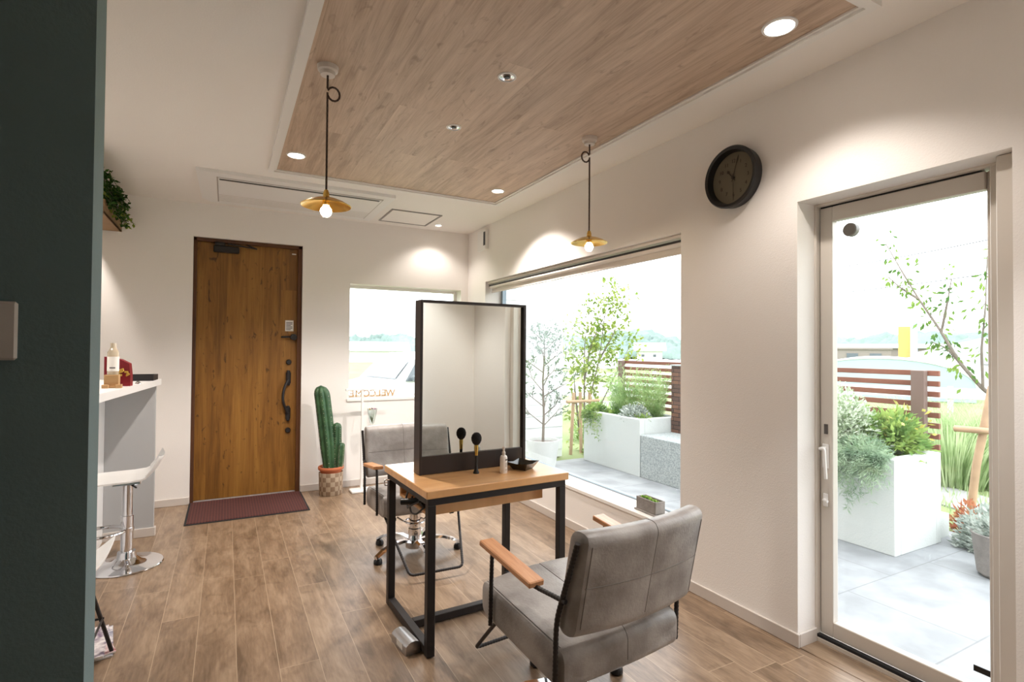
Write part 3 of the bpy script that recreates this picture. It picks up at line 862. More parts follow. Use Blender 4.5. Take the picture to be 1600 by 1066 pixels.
t = thing('thermostat_sensor', 'small white sensor box with a black strip, high on the right wall near the corner', 'sensor', (XR, 4.84, 2.41))
MB().bb((-.035, -.09, -.10), (0, .10, .10), .006).build('housing', 'whitep', t)
MB().bb((-.0365, -.085, -.06), (-.034, -.045, .075)).build('black_strip', 'darkplastic', t, smooth=False)

# light switch on the dark partition
t = thing('light_switch', 'cream light switch plate on the dark green partition', 'switch', (-.448, 1.495, 1.352))
MB().bb((-.058, -.010, -.062), (.058, 0, .062), .005).build('plate', 'cream', t)
MB().bb((-.035, -.012, -.035), (.022, -.009, .036), .002).build('rocker', 'cream', t)
mb = MB()
for z in (-.02, 0, .02): mb.bb((.004, -.0132, z - .003), (.014, -.0118, z + .003))
mb.build('indicator_lamps', 'red', t, smooth=False)

# ------------------------------------------------------------------ salon chair
def ribbed(pts, r=.0076):
    p = densify(pts, .0034)
    return p, [r * (1.07 if (i // 2) % 2 else 0.95) for i in range(len(p))]
def salon_chair(label, loc, rz, star):
    t = thing('salon_chair', label, 'chair', loc, rz, 'grey leather salon chairs at the styling table')
    w = .278
    # seat
    def fs(p):
        q = Vector(p)
        k = (p.y + .25) / .5                       # 0 rear .. 1 front
        q.z += .052 * (k - .5) + .012 * (1 - (p.x / .27) ** 2) * (1 if p.z > 0 else 0)
        if p.z > 0:
            q.z -= .0015 * math.exp(-(p.x / .006) ** 2)
        q.y += (.012 * (1 - (p.x / .27) ** 2)) * (1 if p.y > 0 else -1)
        if p.y < -.2:
            q.y += .001 * math.exp(-(p.x / .006) ** 2)
        return q
    sm_ = MB().rbox((0, -.012, .352), (2 * w - .022, .50, .128), .040, (60, 26, 14), fs, .014)
    seat = sm_.build('seat', 'leather', t)
    # backrest: curved in plan, leaning back, rolled top
    def fb(p):
        q = Vector(p)
        h = (p.z + .18) / .36
        q.y += -.055 * h * 1.35 - .032 * (1 - (p.x / .26) ** 2)
        q.y *= 1
        g = math.exp(-(p.x / .005) ** 2) * .0012 + math.exp(-((p.z - .0) / .004) ** 2) * .0008
        if abs(p.y) > .03:
            q.y -= math.copysign(g, p.y)
        return q
    back = MB().rbox((0, -.262, .616), (2 * w - .022, .086, .336), .038, (60, 10, 40), fb, .014).build('backrest', 'leather', t)
    # stitched seams
    def seam(par, pts, fn, c, r=.0013):
        q = [fn(Vector(p)) + Vector(c) for p in pts]
        MB().tube(q, r, 6).build('seam', 'seam', par)
    cb_ = (0, -.262, .616)
    e_ = .0382
    top = [(0, -.005 - e_ * math.cos(a), .130 + e_ * math.sin(a)) for a in [k * PI / 16 for k in range(9)]] + [(0, .005 + e_ * math.sin(a), .130 + e_ * math.cos(a)) for a in [k * PI / 16 for k in range(9)]]
    seam(back, [(0, -.0427, -.13 + .26 * k / 20) for k in range(20)] + top + [(0, .0427, .13 - .26 * k / 20) for k in range(1, 21)], fb, cb_)
    for sg in (-1, 1):
        seam(back, [(sg * .246, -.0435, -.13 + .26 * k / 16) for k in range(17)], fb, cb_)
        seam(back, [(-.25 + .5 * k / 20, sg * .0435, .0) for k in range(21)], fb, cb_)
        seam(seat, [(sg * .252, -.22 + .44 * k / 16, .0645) for k in range(17)], fs, (0, -.012, .352))
    seam(seat, [(0, -.25, -.026 + .05 * k / 6) for k in range(7)] + [(0, -.21 - .0402 * math.cos(a), .024 + .0402 * math.sin(a)) for a in [k * PI / 16 for k in range(1, 9)]], fs, (0, -.012, .352))
    seam(seat, [(0, -.2 + .42 * k / 16, .0645) for k in range(17)], fs, (0, -.012, .352))
    # piping along the back edges
    for sgn in (-1, 1):
        rod = [(sgn * w, -.238, .275), (sgn * w, -.245, .49), (sgn * w, -.342, .755)]
        p, r = ribbed(rounded_path(rod, .04), .0082); MB().tube(p, r, 10).build('rear_post', 'steel', t)
        fr = [(sgn * w, -.29, .565), (sgn * w, -.13, .553), (sgn * w, .135, .586), (sgn * w, .145, .31)]
        p, r = ribbed(rounded_path(fr, .025)); MB().tube(p, r, 10).build('front_post', 'steel', t)
        a = MB().box((0, 0, 0), (.060, .325, .021), .0035).build('armrest', 'armwood', t)
        a.location = (sgn * w, .018, .584); a.rotation_euler = (math.radians(7.2), 0, 0)
    # footrest
    fr = rounded_path([(-.235, .165, .305), (-.158, .46, .045), (.158, .46, .045), (.235, .165, .305)], .03)
    p, r = ribbed(fr); MB().tube(p, r, 10).build('footrest', 'steel', t)
    mb = MB(); mb.bb((-.2, -.17, .275), (-.17, .19, .295), .003); mb.bb((.17, -.17, .275), (.2, .19, .295), .003); mb.bb((-.2, -.06, .262), (.2, .06, .284), .003)
    mb.build('under_frame', 'steel', t)
    mb = MB(); mb.lathe([(0, .27), (.036, .27), (.036, .16), (.042, .155), (.042, .09), (.05, .075), (.05, .05), (0, .05)], n=28); mb.build('hydraulic_column', 'chrome', t)
    ring = [(.062 * math.cos(a), .062 * math.sin(a), .20) for a in [k * 2 * PI / 24 for k in range(24)]]
    mb = MB(); mb.tube(ring, .006, 8, closed=True); mb.tube([(.06, 0, .20), (.085, .01, .215), (.12, .01, .24)], .005, 8); mb.tube([(-.06, 0, .20), (-.085, 0, .23), (-.11, 0, .27)], .004, 8)
    mb.build('height_lever', 'chrome', t)
    mb = MB(); mb.lathe([(.05, .085), (.06, .07), (.058, .035), (0, .03)], n=28)
    b = mb.build('base_hub', 'chrome', t)
    for k in range(5):
        a = math.radians(star + 72 * k)
        dx, dy = math.cos(a), math.sin(a)
        mb = MB()
        pts = [(.03, .075, .028), (.10, .094, .026), (.18, .090, .024), (.25, .068, .021), (.298, .042, .019)]
        vs = []; fsx = []
        for (rr, z, hw) in pts:
            for (o, dz) in ((-hw, -.006), (-hw * .6, .008), (hw * .6, .008), (hw, -.006), (0, -.014)):
                vs.append((dx * rr - dy * o, dy * rr + dx * o, z + dz))
        for i in range(len(pts) - 1):
            for j in range(5):
                fsx.append((i * 5 + j, i * 5 + (j + 1) % 5, (i + 1) * 5 + (j + 1) % 5, (i + 1) * 5 + j))
        fsx.append((0, 1, 2, 3, 4)); fsx.append(tuple((len(pts) - 1) * 5 + j for j in (4, 3, 2, 1, 0)))
        mb.add(vs, fsx); leg = mb.build('base_arm', 'chrome', t, angle=50)
        mb = MB(); mb.lathe([(0, .034), (.018, .034), (.026, .022), (.027, .006), (.02, 0), (0, 0)], (dx * .28, dy * .28, 0), n=20); mb.build('glide_foot', 'darkplastic', leg)
    return t
salon_chair('grey leather salon chair with wooden armrests in the foreground, its back to the viewer', (1.157, 1.655, 0), math.radians(5.2), 12)
salon_chair('grey leather salon chair on the far side of the table, partly hidden by the mirror', (1.10, 3.38, 0), math.radians(178), 22)

# ------------------------------------------------------------------ styling table
t = thing('styling_table', 'square styling table with an oak top on a black steel frame', 'table', (.757, 2.170, 0), math.radians(2.2))
TW, TD = .745, .60
MB().bb((0, 0, .680), (TW, TD, .715), .003).build('table_top', 'tablewood', t)
lw = .036
mb = MB(); mb.bb((.012, .012, .648), (TW - .012, .012 + lw, .680), .002); mb.bb((.012, TD - .012 - lw, .648), (TW - .012, TD - .012, .680), .002)
mb.bb((.012, .012 + lw, .648), (.012 + lw, TD - .012 - lw, .680), .002); mb.bb((TW - .012 - lw, .012 + lw, .648), (TW - .012, TD - .012 - lw, .680), .002)
mb.build('apron', 'steel', t)
for x in (.012, TW - .012 - lw):
    for y in (.012, TD - .012 - lw):
        MB().bb((x, y, 0.004), (x + lw, y + lw, .648), .002).build('leg', 'steel', t)
    MB().bb((x, .012 + lw, .006), (x + lw, TD - .012 - lw, .006 + lw), .002).build('floor_rail', 'steel', t)
MB().bb((.012 + lw, .27, .006), (TW - .012 - lw, .306, .042), .002).build('cross_rail', 'steel', t)
mb = MB(); mb.bb((.05, .13, .572), (.668, .49, .588), .002); mb.bb((.05, .118, .572), (.668, .134, .648), .002); mb.bb((.05, .486, .572), (.668, .502, .648), .002)
mb.build('shelf', 'tablewood', t)
mb = MB(); mb.tube(rounded_path([(-.002, .50, .66), (-.03, .5, .66), (-.03, .5, .635), (-.012, .5, .632)], .008), .003, 8); mb.build('side_hook', 'chrome', t)
# hair tools on the shelf
t = thing('hair_dryer', 'black hair dryer lying on the shelf under the styling table', 'hair dryer', (.86, 2.44, .62), math.radians(60))
MB().lathe([(.018, -.10), (.03, -.09), (.032, .02), (.024, .08), (.020, .085)], n=22, axis='X').build('barrel', 'darkplastic', t)
MB().tube([(-.05, 0, 0), (-.05, .06, -.012), (-.045, .12, -.018)], .015, 12).build('handle', 'darkplastic', t)
cb = bpy.data.objects.new
pts = [(.79, 2.36, .62), (.768, 2.40, .60), (.765, 2.46, .57), (.775, 2.52, .60), (.80, 2.55, .655), (.83, 2.5, .60)]
mb = MB(); mb.tube(densify([Vector(p) for p in pts], .02), .0045, 8)
pts = [(.80, 2.33, .60), (.775, 2.36, .565), (.77, 2.42, .555), (.78, 2.48, .575), (.80, 2.5, .61)]
mb.tube(rounded_path(pts, .02), .0045, 8)
tag(mb.build('power_cable', 'darkplastic'), 'black cable looping off the shelf edge under the styling table', 'cable')

# mirror on the table
t = thing('table_mirror', 'tall double-sided mirror in a black frame standing on the styling table', 'mirror', (.818, 2.455, .7155), math.radians(1.2))
MW, MH, MD = .588, .842, .082
mb = MB(); mb.bb((0, 0, 0), (.013, MD, MH), .0015); mb.bb((MW - .017, 0, 0), (MW, MD, MH), .0015); mb.bb((.013, 0, MH - .013), (MW - .017, MD, MH), .0015); mb.bb((.013, 0.004, 0), (MW - .017, MD - .004, .088), .0015)
mb.build('frame', 'mframe', t)
MB().bb((.013, .016, .088), (MW - .017, .020, MH - .013)).build('mirror_glass', 'mirror', t, smooth=False)
MB().bb((.013, .024, .088), (MW - .017, .058, MH - .013)).build('core_panel', 'mframe', t, smooth=False)
MB().bb((.013, .062, .088), (MW - .017, .066, MH - .013)).build('rear_mirror_glass', 'mirror', t, smooth=False)

# things on the table
t = thing('makeup_brush', 'black powder brush with a gold band standing upright on the styling table', 'brush', (1.083, 2.385, .715))
MB().lathe([(0, 0), (.0145, 0), (.015, .004), (.009, .02), (.0065, .05), (.008, .09), (0, .09)], n=20).build('handle', 'darkplastic', t)
MB().lathe([(0, .088), (.008, .088), (.0085, .10), (.010, .125), (.0095, .142), (0, .142)], n=20).build('ferrule', 'brass', t)
def br(p):
    return Vector((p.x, p.y, p.z))
mb = MB(); mb.lathe([(.009, .138), (.018, .146), (.0245, .160), (.0255, .174), (.021, .188), (.012, .197), (0, .2)], n=26); mb.build('bristles', mat('black_bristle', rgb(24, 18, 18), 0.9, bump=0.8, bscale=250), t)
t = thing('spray_bottle', 'small white pump bottle on the styling table beside the black dish', 'bottle', (1.205, 2.33, .715))
MB().lathe([(0, 0), (.0165, 0), (.018, .003), (.018, .075), (.015, .085), (.008, .088), (0, .088)], n=26).build('bottle_body', 'whitep', t)
MB().lathe([(.009, .087), (.009, .103), (.006, .105), (.005, .115), (.007, .116), (.007, .128), (0, .13)], n=18).build('pump', 'cream', t)
mb = MB()
for i, (z, wd) in enumerate(((.064, .6), (.05, .5), (.043, .5), (.036, .45), (.018, .5))):
    mb.lathe([(.0182, z), (.0184, z), (.0184, z + (.007 if i == 0 else .002)), (.0182, z + (.007 if i == 0 else .002))], n=8, a0=-1.6, a1=-1.6 + wd + .3)
mb.build('label_print', 'ink', t)
t = thing('square_dish', 'black angular ceramic dish at the right corner of the styling table', 'dish', (1.335, 2.37, .715), math.radians(30))
mb = MB()
o_, i_, b_ = .062, .055, .036
rim = [(-o_, -o_, .040), (0, -o_ * .97, .033), (o_, -o_, .040), (o_ * .98, 0, .034), (o_, o_, .040), (0, o_ * .97, .033), (-o_, o_, .040), (-o_ * .98, 0, .034)]
rin = [(x * .92, y * .92, z - .001) for x, y, z in rim]
bot = [(x * .58, y * .58, 0) for x, y, z in rim]; bin_ = [(x * .55, y * .55, .005) for x, y, z in rim]
vs = bot + rim + rin + bin_
fs = [tuple(range(7, -1, -1)), tuple(24 + i for i in range(8))]
for L0 in (0, 8, 16):
    fs += [(L0 + i, L0 + (i + 1) % 8, L0 + 8 + (i + 1) % 8, L0 + 8 + i) for i in range(8)]
mb.add(vs, fs); mb.build('dish_body', 'blacktray', t, angle=25)

# floor outlet box by table leg
t = thing('floor_outlet', 'silver domed floor outlet box beside the table leg', 'outlet box', (.722, 2.325, 0), math.radians(8))
prof = [(-.036, 0), (.036, 0), (.036, .030)] + [(.036 * math.cos(a), .030 + .024 * math.sin(a)) for a in [k * PI / 10 for k in range(1, 10)]] + [(-.036, .030)]
MB().prism(prof, -.075, .075, 'Y').build('cover', 'alu', t)
MB().bb((-.0372, -.04, .012), (-.0355, .02, .038)).build('socket_plate', 'paper', t, smooth=False)

# ------------------------------------------------------------------ bar counter
t = thing('bar_counter', 'white bar counter top with a grey end panel, left of the entrance', 'counter')
ang = .0924
poly = [(-.405, 4.54), (-1.1, 4.54), (-1.1, 2.3), (-.405 - ang * 2.24, 2.3)]
MB().prism(poly, 1.052, 1.093).build('counter_top', 'counter', t)
MB().bb((-.72, 4.495, .0), (-.432, 4.525, 1.052), .002).build('end_panel', 'cgrey', t)
MB().bb((-.86, 2.4, 0), (-.72, 4.535, 1.052)).build('knee_panel', 'counter', t, smooth=False)
mb = MB(); mb.bb((-.72, 4.483, 0), (-.428, 4.496, .06), .002); mb.bb((-.433, 4.483, 0), (-.422, 4.53, .06), .002)
mb.build('panel_skirting', 'base', t)
t = thing('reed_diffuser_bottle', 'clear bottle with a white label at the end of the bar counter behind the partition', 'bottle', (-.553, 3.66, 1.165))
MB().lathe([(0, 0), (.026, 0), (.027, .003), (.027, .125), (.018, .14), (.014, .15), (.014, .175), (0, .176)], n=22).build('bottle_glass', mat('amber_clear', rgb(186, 172, 150), 0.1, coat=.5), t)
MB().lathe([(.0275, .02), (.0278, .02), (.0278, .10), (.0275, .10)], n=22).build('bottle_label', 'paper', t)
MB().bb((-.012, -.0285, .035), (.014, -.0275, .042)).build('label_print', 'ink', t, smooth=False)
t = thing('kraft_stand', 'small kraft wood display stand holding the bottle on the bar counter', 'stand', (-.553, 3.655, 1.093))
mb = MB(); mb.bb((-.04, -.04, 0), (.04, .04, .012), .002); mb.bb((-.035, -.03, .012), (.03, .03, .072), .002); mb.bb((.02, -.06, 0), (.05, -.035, .02), .002); mb.bb((-.04, -.06, 0), (-.01, -.035, .02), .002)
mb.build('stand_blocks', 'kraft', t)
t = thing('red_display_box', 'red card display box with gold trinkets on the bar counter', 'box', (-.535, 3.80, 1.093), math.radians(-4))
mb = MB(); mb.prism([(-.075, 0), (.05, 0), (.05, .058), (.043, .13), (.0, .155), (-.075, .17)], -.03, .03, 'Y'); mb.build('box_body', 'red', t, angle=10)
mb = MB()
for i in range(13):
    x, z = random.uniform(-.035, .04), random.uniform(.062, .125)
    mb.box((x, -.034, z), (random.uniform(.01, .024), .006, random.uniform(.006, .014)), .002, Matrix.Rotation(random.uniform(-.8, .8), 3, 'Y'))
mb.build('gold_trinkets', 'gold', t)
t = thing('black_counter_tray', 'low black tray at the far end of the bar counter', 'tray', (-.50, 4.40, 1.093), math.radians(-3))
mb = MB(); mb.bb((-.11, -.09, 0), (.075, .09, .006), .001); mb.bb((-.11, -.09, 0), (.075, -.082, .038), .001); mb.bb((-.11, .082, 0), (.075, .09, .038), .001); mb.bb((.067, -.082, 0), (.075, .082, .038), .001); mb.bb((-.11, -.082, 0), (-.102, .082, .038), .001)
mb.build('tray_body', 'darkplastic', t)
t = thing('white_bell', 'tiny white and silver service bell on the bar counter beside the red box', 'bell', (-.475, 3.98, 1.093))
MB().lathe([(0, 0), (.016, 0), (.016, .004), (.013, .01), (.006, .016), (0, .018)], n=20).build('bell_dome', 'chrome', t)

# bar stools
def bar_stool(label, loc, rz, seatz=.515):
    t = thing('bar_stool', label, 'stool', loc, rz, 'white shell bar stools at the counter')
    MB().lathe([(0, 0), (.188, 0), (.192, .004), (.188, .009), (.12, .016), (.075, .030), (.052, .05), (.046, .085), (.0, .085)], n=48).build('base_disc', 'chrome', t)
    MB().lathe([(.032, .06), (.032, .30), (.028, .302), (.026, .302), (.026, seatz - .01), (0, seatz - .01)], n=26).build('gas_column', 'chrome', t)
    pts = [(0, 0, .215)] + [(-.02 - .10 + .115 * math.cos(a), .11 * math.sin(a), .215) for a in [-.35 - k * (2 * PI - .7) / 20 for k in range(21)]] + [(0, 0, .215)]
    mb = MB(); mb.tube(pts[1:-1], .0095, 10); mb.tube([(0, 0, .205), (0, 0, .228)], .036, 20); mb.tube([pts[1], (0, 0, .215)], .008, 8); mb.tube([pts[-2], (0, 0, .215)], .008, 8)
    mb.build('footrest_ring', 'chrome', t)
    MB().bb((-.07, -.07, seatz - .022), (.07, .07, seatz - .002), .004).build('mount_plate', 'chrome', t)
    MB().tube([(.02, -.05, seatz - .02), (.05, -.09, seatz - .035)], .005, 8).build('height_lever', 'darkplastic', t)
    # shell: profile in x,z, extruded along y and dished
    prof = [(-.20, .006), (-.17, .000), (-.08, .002), (.02, .004), (.08, .010), (.12, .028), (.15, .065), (.175, .115), (.185, .135)]
    prof = [tuple(v) for v in densify([Vector((a, 0, b)) for a, b in prof], .02)]
    ny = 14
    vs = []; fs = []
    for dz in (0, -.009):
        for (x, _, z) in prof:
            for j in range(ny + 1):
                y = -1 + 2 * j / ny
                hw = .185 * (1 - .10 * max(0, (x - .05) / .13) ** 2 - .05 * max(0, (-x - .1) / .1) ** 2)
                vs.append((x - .0 + (.02 * y * y if x > .1 else 0) * -1, y * hw, z + .012 * y ** 4 + dz + seatz + .008))
    n1 = len(prof) * (ny + 1)
    for k in (0, n1):
        for i in range(len(prof) - 1):
            for j in range(ny):
                a = k + i * (ny + 1) + j
                fs.append((a, a + 1, a + ny + 2, a + ny + 1))
    rim = [i * (ny + 1) for i in range(len(prof))] + [(len(prof) - 1) * (ny + 1) + j for j in range(1, ny + 1)] + [i * (ny + 1) + ny for i in range(len(prof) - 2, -1, -1)] + [j for j in range(ny - 1, 0, -1)]
    for a, b in zip(rim, rim[1:] + rim[:1]):
        fs.append((a, b, b + n1, a + n1))
    mb = MB(); mb.add(vs, fs); mb.build('seat_shell', 'whitep', t, angle=50)
    return t
bar_stool('white shell bar stool with a round chrome base in front of the grey counter panel', (-.515, 3.96, 0), math.radians(2))
# second, low white chair cut by the partition
t = thing('shell_chair', 'white shell chair with thin black legs, mostly hidden behind the dark partition', 'chair', (-.62, 2.66, 0), 0)
def sh(p):
    q = Vector(p); k = (p.x + .2) / .4
    q.z += .13 * max(0, k - .45) ** 1.5 * 2.4 + .02 * (p.y / .2) ** 2
    return q
MB().rbox((0, 0, .345), (.42, .40, .016), .006, (20, 12, 2), sh).build('seat_shell', 'whitep', t)
for (x, y) in ((.13, .13), (.13, -.13), (-.13, .13), (-.13, -.13)):
    MB().tube([(x, y, .34), (x * 1.6, y * 1.4, 0.003)], .008, 8).build('leg', 'steel', t)
mb = MB()
for y in (.16, -.16): mb.tube([(-.18, y, .17), (.18, y, .17)], .005, 8)
for x in (.175, -.175): mb.tube([(x, -.15, .17), (x, .15, .17)], .005, 8)
mb.build('stretcher', 'steel', t)
# magazines
def magazine(z, x, y, rz, c1, label):
    t = thing('magazine', label, 'magazine', (x, y, z), rz, 'magazines piled on the floor by the partition')
    MB().bb((-.105, -.15, 0), (.105, .15, .007), .001).build('pages', 'paper', t)
    MB().bb((-.107, -.152, .007), (.107, .152, .0082)).build('cover', mat('magazine_cover', c1, .3, var_col=rgb(228, 222, 220), vscale=34), t, smooth=False)
for i, (dx, dy, rz, c, lb) in enumerate(((0, .02, .15, (88, 92, 128), 'blue-grey covered magazine at the bottom of the floor pile'), (-.012, .01, .32, (160, 70, 80), 'red-toned magazine in the middle of the floor pile'), (-.02, .0, .1, (104, 84, 110), 'mixed-colour magazine on top of the floor pile'))):
    magazine(.0005 + i * .0088, -.535 + dx, 2.93 + dy, rz, rgb(*c), lb)

# ------------------------------------------------------------------ entrance mat, cactus, stand
t = thing('door_mat', 'maroon ribbed door mat on the floor before the entrance door', 'mat', (.18, 4.945, 0))
MB().bb((-.44, -.325, .0005), (.44, .325, .006), .002).build('rubber_edge', 'rubber', t)
MB().bb((-.425, -.31, .004), (.425, .31, .010), .002).build('mat_pile', 'mat_red', t)

t = thing('potted_cactus', 'tall ribbed green cactus in a terracotta pot set in a woven basket', 'plant', (.853, 5.06, 0))
mb = MB(); mb.lathe([(0, 0), (.096, 0), (.10, .004), (.106, .20), (.101, .202), (.098, .19), (0, .185)], n=24); mb.build('basket', 'basket', t, angle=60)
mb = MB(); mb.lathe([(.085, .17), (.092, .205), (.094, .222), (.108, .224), (.112, .232), (.112, .248), (.108, .254), (.098, .252), (.092, .235), (0, .232)], n=36); mb.build('terracotta_pot', 'terra', t)
MB().lathe([(0, .238), (.092, .236)], n=24).build('soil', 'soil', t)
def cactus_stem(x, y, z0, h, r, lean, ribs):
    mb = MB(); sp = MB()
    ns = 40; n = ribs * 6
    vs = []
    for i in range(ns + 1):
        k = i / ns
        z = z0 + h * k
        rr = r * (.82 + .18 * min(1, k * 4)) * (1 if k < .88 else max(.02, math.sqrt(max(0, 1 - ((k - .88) / .12) ** 2))))
        cx = x + lean[0] * k ** 1.2; cy = y + lean[1] * k
        for j in range(n):
            a = 2 * PI * j / n
            m_ = .80 + .20 * abs(math.cos(a * ribs / 2)) ** .8
            vs.append((cx + rr * m_ * math.cos(a), cy + rr * m_ * math.sin(a), z))
        if i % 2 == 1 and k < .97:
            for q in range(ribs):
                a = 2 * PI * q / ribs
                px, py = cx + rr * math.cos(a), cy + rr * math.sin(a)
                for w in range(4):
                    d = Vector((math.cos(a) + random.uniform(-.5, .5), math.sin(a) + random.uniform(-.5, .5), random.uniform(-.5, .5)))
                    sp.leaf((px, py, z), d, (0, 0, 1), .010, .0035, 0)
    fs = [(i * n + j, i * n + (j + 1) % n, (i + 1) * n + (j + 1) % n, (i + 1) * n + j) for i in range(ns) for j in range(n)] + [tuple(ns * n + j for j in range(n))]
    mb.add(vs, fs)
    o = mb.build('stem', 'cactus', t, angle=60)
    tag(sp.build('spines', 'spine', o, smooth=False, fixn=False), kind='stuff')
cactus_stem(-.012, .0, .235, .75, .070, (-.085, 0), 7)
cactus_stem(.045, -.015, .235, .41, .042, (.0, 0), 6)
cactus_stem(.067, -.05, .235, .23, .034, (.012, 0), 6)

t = thing('hanger_stand', 'slim white metal stand with a top bar below the back window', 'stand', (1.12, 5.03, 0))
MB().box((0, 0, .010), (.20, .14, .018), .004).build('base', 'whitep', t)
MB().box((0, 0, .478), (.022, .022, .925), .003).build('pole', 'whitep', t)
MB().box((-.01, 0, .940), (.285, .022, .020), .003).build('top_bar', 'whitep', t)
t = thing('hanging_flower_cone', 'clear cone of small dried flowers hanging from the white stand', 'decoration', (1.212, 5.03, .60))
MB().lathe([(.002, 0), (.022, .03), (.042, .12), (.046, .16), (.045, .16), (.040, .12), (.02, .032), (0, .004)], n=24).build('cone', 'clearp', t)
mb = MB(); mb.tube([(-.04, 0, .158), (-.012, 0, .335), (.012, 0, .335), (.042, 0, .158)], .0025, 6); mb.build('ribbon', 'whitep', t)
for c, col in (((-.022, 0, .15), 'gold'), ((.0, .004, .152), 'red'), ((.024, -.004, .15), mat('pink_petal', rgb(206, 140, 180), .7))):
    mb = MB()
    for k in range(26):
        d = Vector((random.uniform(-1, 1), random.uniform(-1, 1), random.uniform(-.2, 1)))
        mb.leaf(Vector(c), d, (0, 0, 1), .017, .009)
    mb.build('blossom', col, t, smooth=False, fixn=False)
mb = MB()
for k in range(60):
    a = random.uniform(0, 2 * PI); mb.leaf((0, 0, .02), (math.cos(a) * .25, math.sin(a) * .25, 1), (1, 0, 0), random.uniform(.06, .13), .005)
mb.build('flower_stems', 'soft', t, smooth=False, fixn=False)
# WELCOME letters, read from outside
cw = [('W', 1.465), ('E', 1.40), ('L', 1.345), ('C', 1.288), ('O', 1.222), ('M', 1.15), ('E', 1.085)]
for ch, x in cw:
    mw = Matrix.Translation((x, 5.33, .838 + .036)) @ Matrix.Rotation(PI, 4, 'Z') @ Matrix.Rotation(PI / 2, 4, 'X')
    o = text_mesh('wooden_letter', ch, .092, .016, 'kraft', None, mw)
    tag(o, {'W': 'wooden letter W on the back window sill, facing outside', 'L': 'wooden letter L on the back window sill', 'C': 'wooden letter C on the back window sill', 'O': 'wooden letter O on the back window sill', 'M': 'wooden letter M on the back window sill'}.get(ch, 'wooden letter E at the left end of the row on the sill' if x < 1.1 else 'wooden letter E standing beside the letter W on the sill'), 'letter', 'wooden letters on the back window sill')

# succulent planter on the sill
t = thing('succulent_planter', 'grey concrete box of small succulents on the picture window sill', 'plant', (2.342, 2.535, .3145), math.radians(-2))
MB().box((0, 0, .005), (.095, .205, .010), .003).build('saucer', 'conc', t)
mb = MB(); mb.bb((-.038, -.09, .01), (.038, -.082, .085), .002); mb.bb((-.038, .082, .01), (.038, .09, .085), .002); mb.bb((-.038, -.082, .01), (-.030, .082, .085), .002); mb.bb((.030, -.082, .01), (.038, .082, .085), .002); mb.bb((-.03, -.082, .01), (.03, .082, .02))
mb.build('box', 'conc', t)
MB().bb((-.03, -.082, .06), (.03, .082, .074)).build('soil', 'soil', t)
for k in range(9):
    y = -.07 + k * .0175; x = random.uniform(-.014, .014); rr = random.uniform(.010, .018)
    mb = MB()
    for ring, (n_, el) in enumerate(((7, .3), (6, .75), (4, 1.2))):
        for j in range(n_):
            a = 2 * PI * j / n_ + ring
            mb.leaf((x, y, .076), (math.cos(a) * math.cos(el), math.sin(a) * math.cos(el), math.sin(el)), (0, 0, 1), rr * 1.2, rr * .6)
    mb.build('succulent', 'succ', t, smooth=False, fixn=False)

# hanging planter top left
t = thing('hanging_planter', 'wooden planter box trailing ivy, high on the left near the ceiling', 'plant', (-.86, 4.60, 2.24))
mb = MB(); mb.bb((-.11, -.63, 0), (.11, .63, .012), .002); mb.bb((.098, -.63, .0), (.11, .63, .16), .002); mb.bb((-.11, -.63, .0), (-.098, .63, .16), .002); mb.bb((-.098, -.63, .012), (.098, -.618, .16), .002); mb.bb((-.098, .618, .012), (.098, .63, .16), .002)
mb.build('box', 'pwood', t)
MB().bb((-.098, -.618, .11), (.098, .618, .135)).build('soil', 'soil', t)
mb = MB(); mb.cyl((0, -.33, .13), (0, -.33, .309), .004, 8); mb.cyl((0, .33, .13), (0, .33, .309), .004, 8); mb.build('hanger_rods', 'steel', t)
mb = MB(); ml = MB(); vine = MB()
for k in range(76):
    y0 = random.uniform(-.6, .60); x0 = random.uniform(-.05, .09)
    dx = random.uniform(.02, .13); drop = random.uniform(-.06, .17); rise = random.uniform(.03, .12)
    P0 = Vector((x0, y0, .13)); P1 = Vector((x0 + dx * .7, y0 + random.uniform(-.04, .04), .13 + rise * 1.3)); P2 = Vector((.115 + dx * .6, y0 + random.uniform(-.05, .05), .16 - drop))
    pth = arc(P0, P1, P2, 9); vine.tube(pth, .0018, 5)
    for p in pth[1:]:
        for q in range(4):
            d = Vector((random.uniform(-.6, 1), random.uniform(-1, 1), random.uniform(-1, .5)))
            (ml if k % 6 == 0 else mb).leaf(p, d, (random.uniform(-.3, 1), random.uniform(-.5, .5), .6), random.uniform(.022, .04), random.uniform(.018, .03))
mb.build('ivy_leaves', 'ivy', t, smooth=False, fixn=False); ml.build('pale_ivy_leaves', 'ivyl', t, smooth=False, fixn=False); vine.build('ivy_vines', 'bark', t)

# ================================================================== outdoors
GZ = -0.06
def polar(deg, r, z=0.0):
    a = math.radians(deg)
    return Vector((r * math.sin(a), r * math.cos(a), z))
struct('terrace', MB().bb((2.47, -1.5, -.16), (4.9, 5.55, -.045)), 'terrace', smooth=False)
# lawn: big gently bumpy ground
mb = MB()
mb.bb((-60, 5.46, -.3), (2.5, 130, -.12)); mb.bb((2.5, 5.55, -.3), (130, 130, -.12)); mb.bb((4.9, -60, -.3), (130, 5.55, -.12)); mb.bb((2.5, -60, -.3), (4.9, -1.5, -.12))
struct('lawn', mb, 'grass', smooth=False)
struct('garden_path', MB().prism([(5.6,-1),(5.75,2.0),(6.6,4.2),(7.5,6),(8.1,5.8),(7.2,3.9),(6.45,1.9),(6.4,-1)], -.13, -.105), 'road', smooth=False)
struct('road', MB().prism([(-30, 14), (22, 15), (40, -30), (46, -30), (27, 19), (-30, 18)], -.13, -.10), 'road', smooth=False)
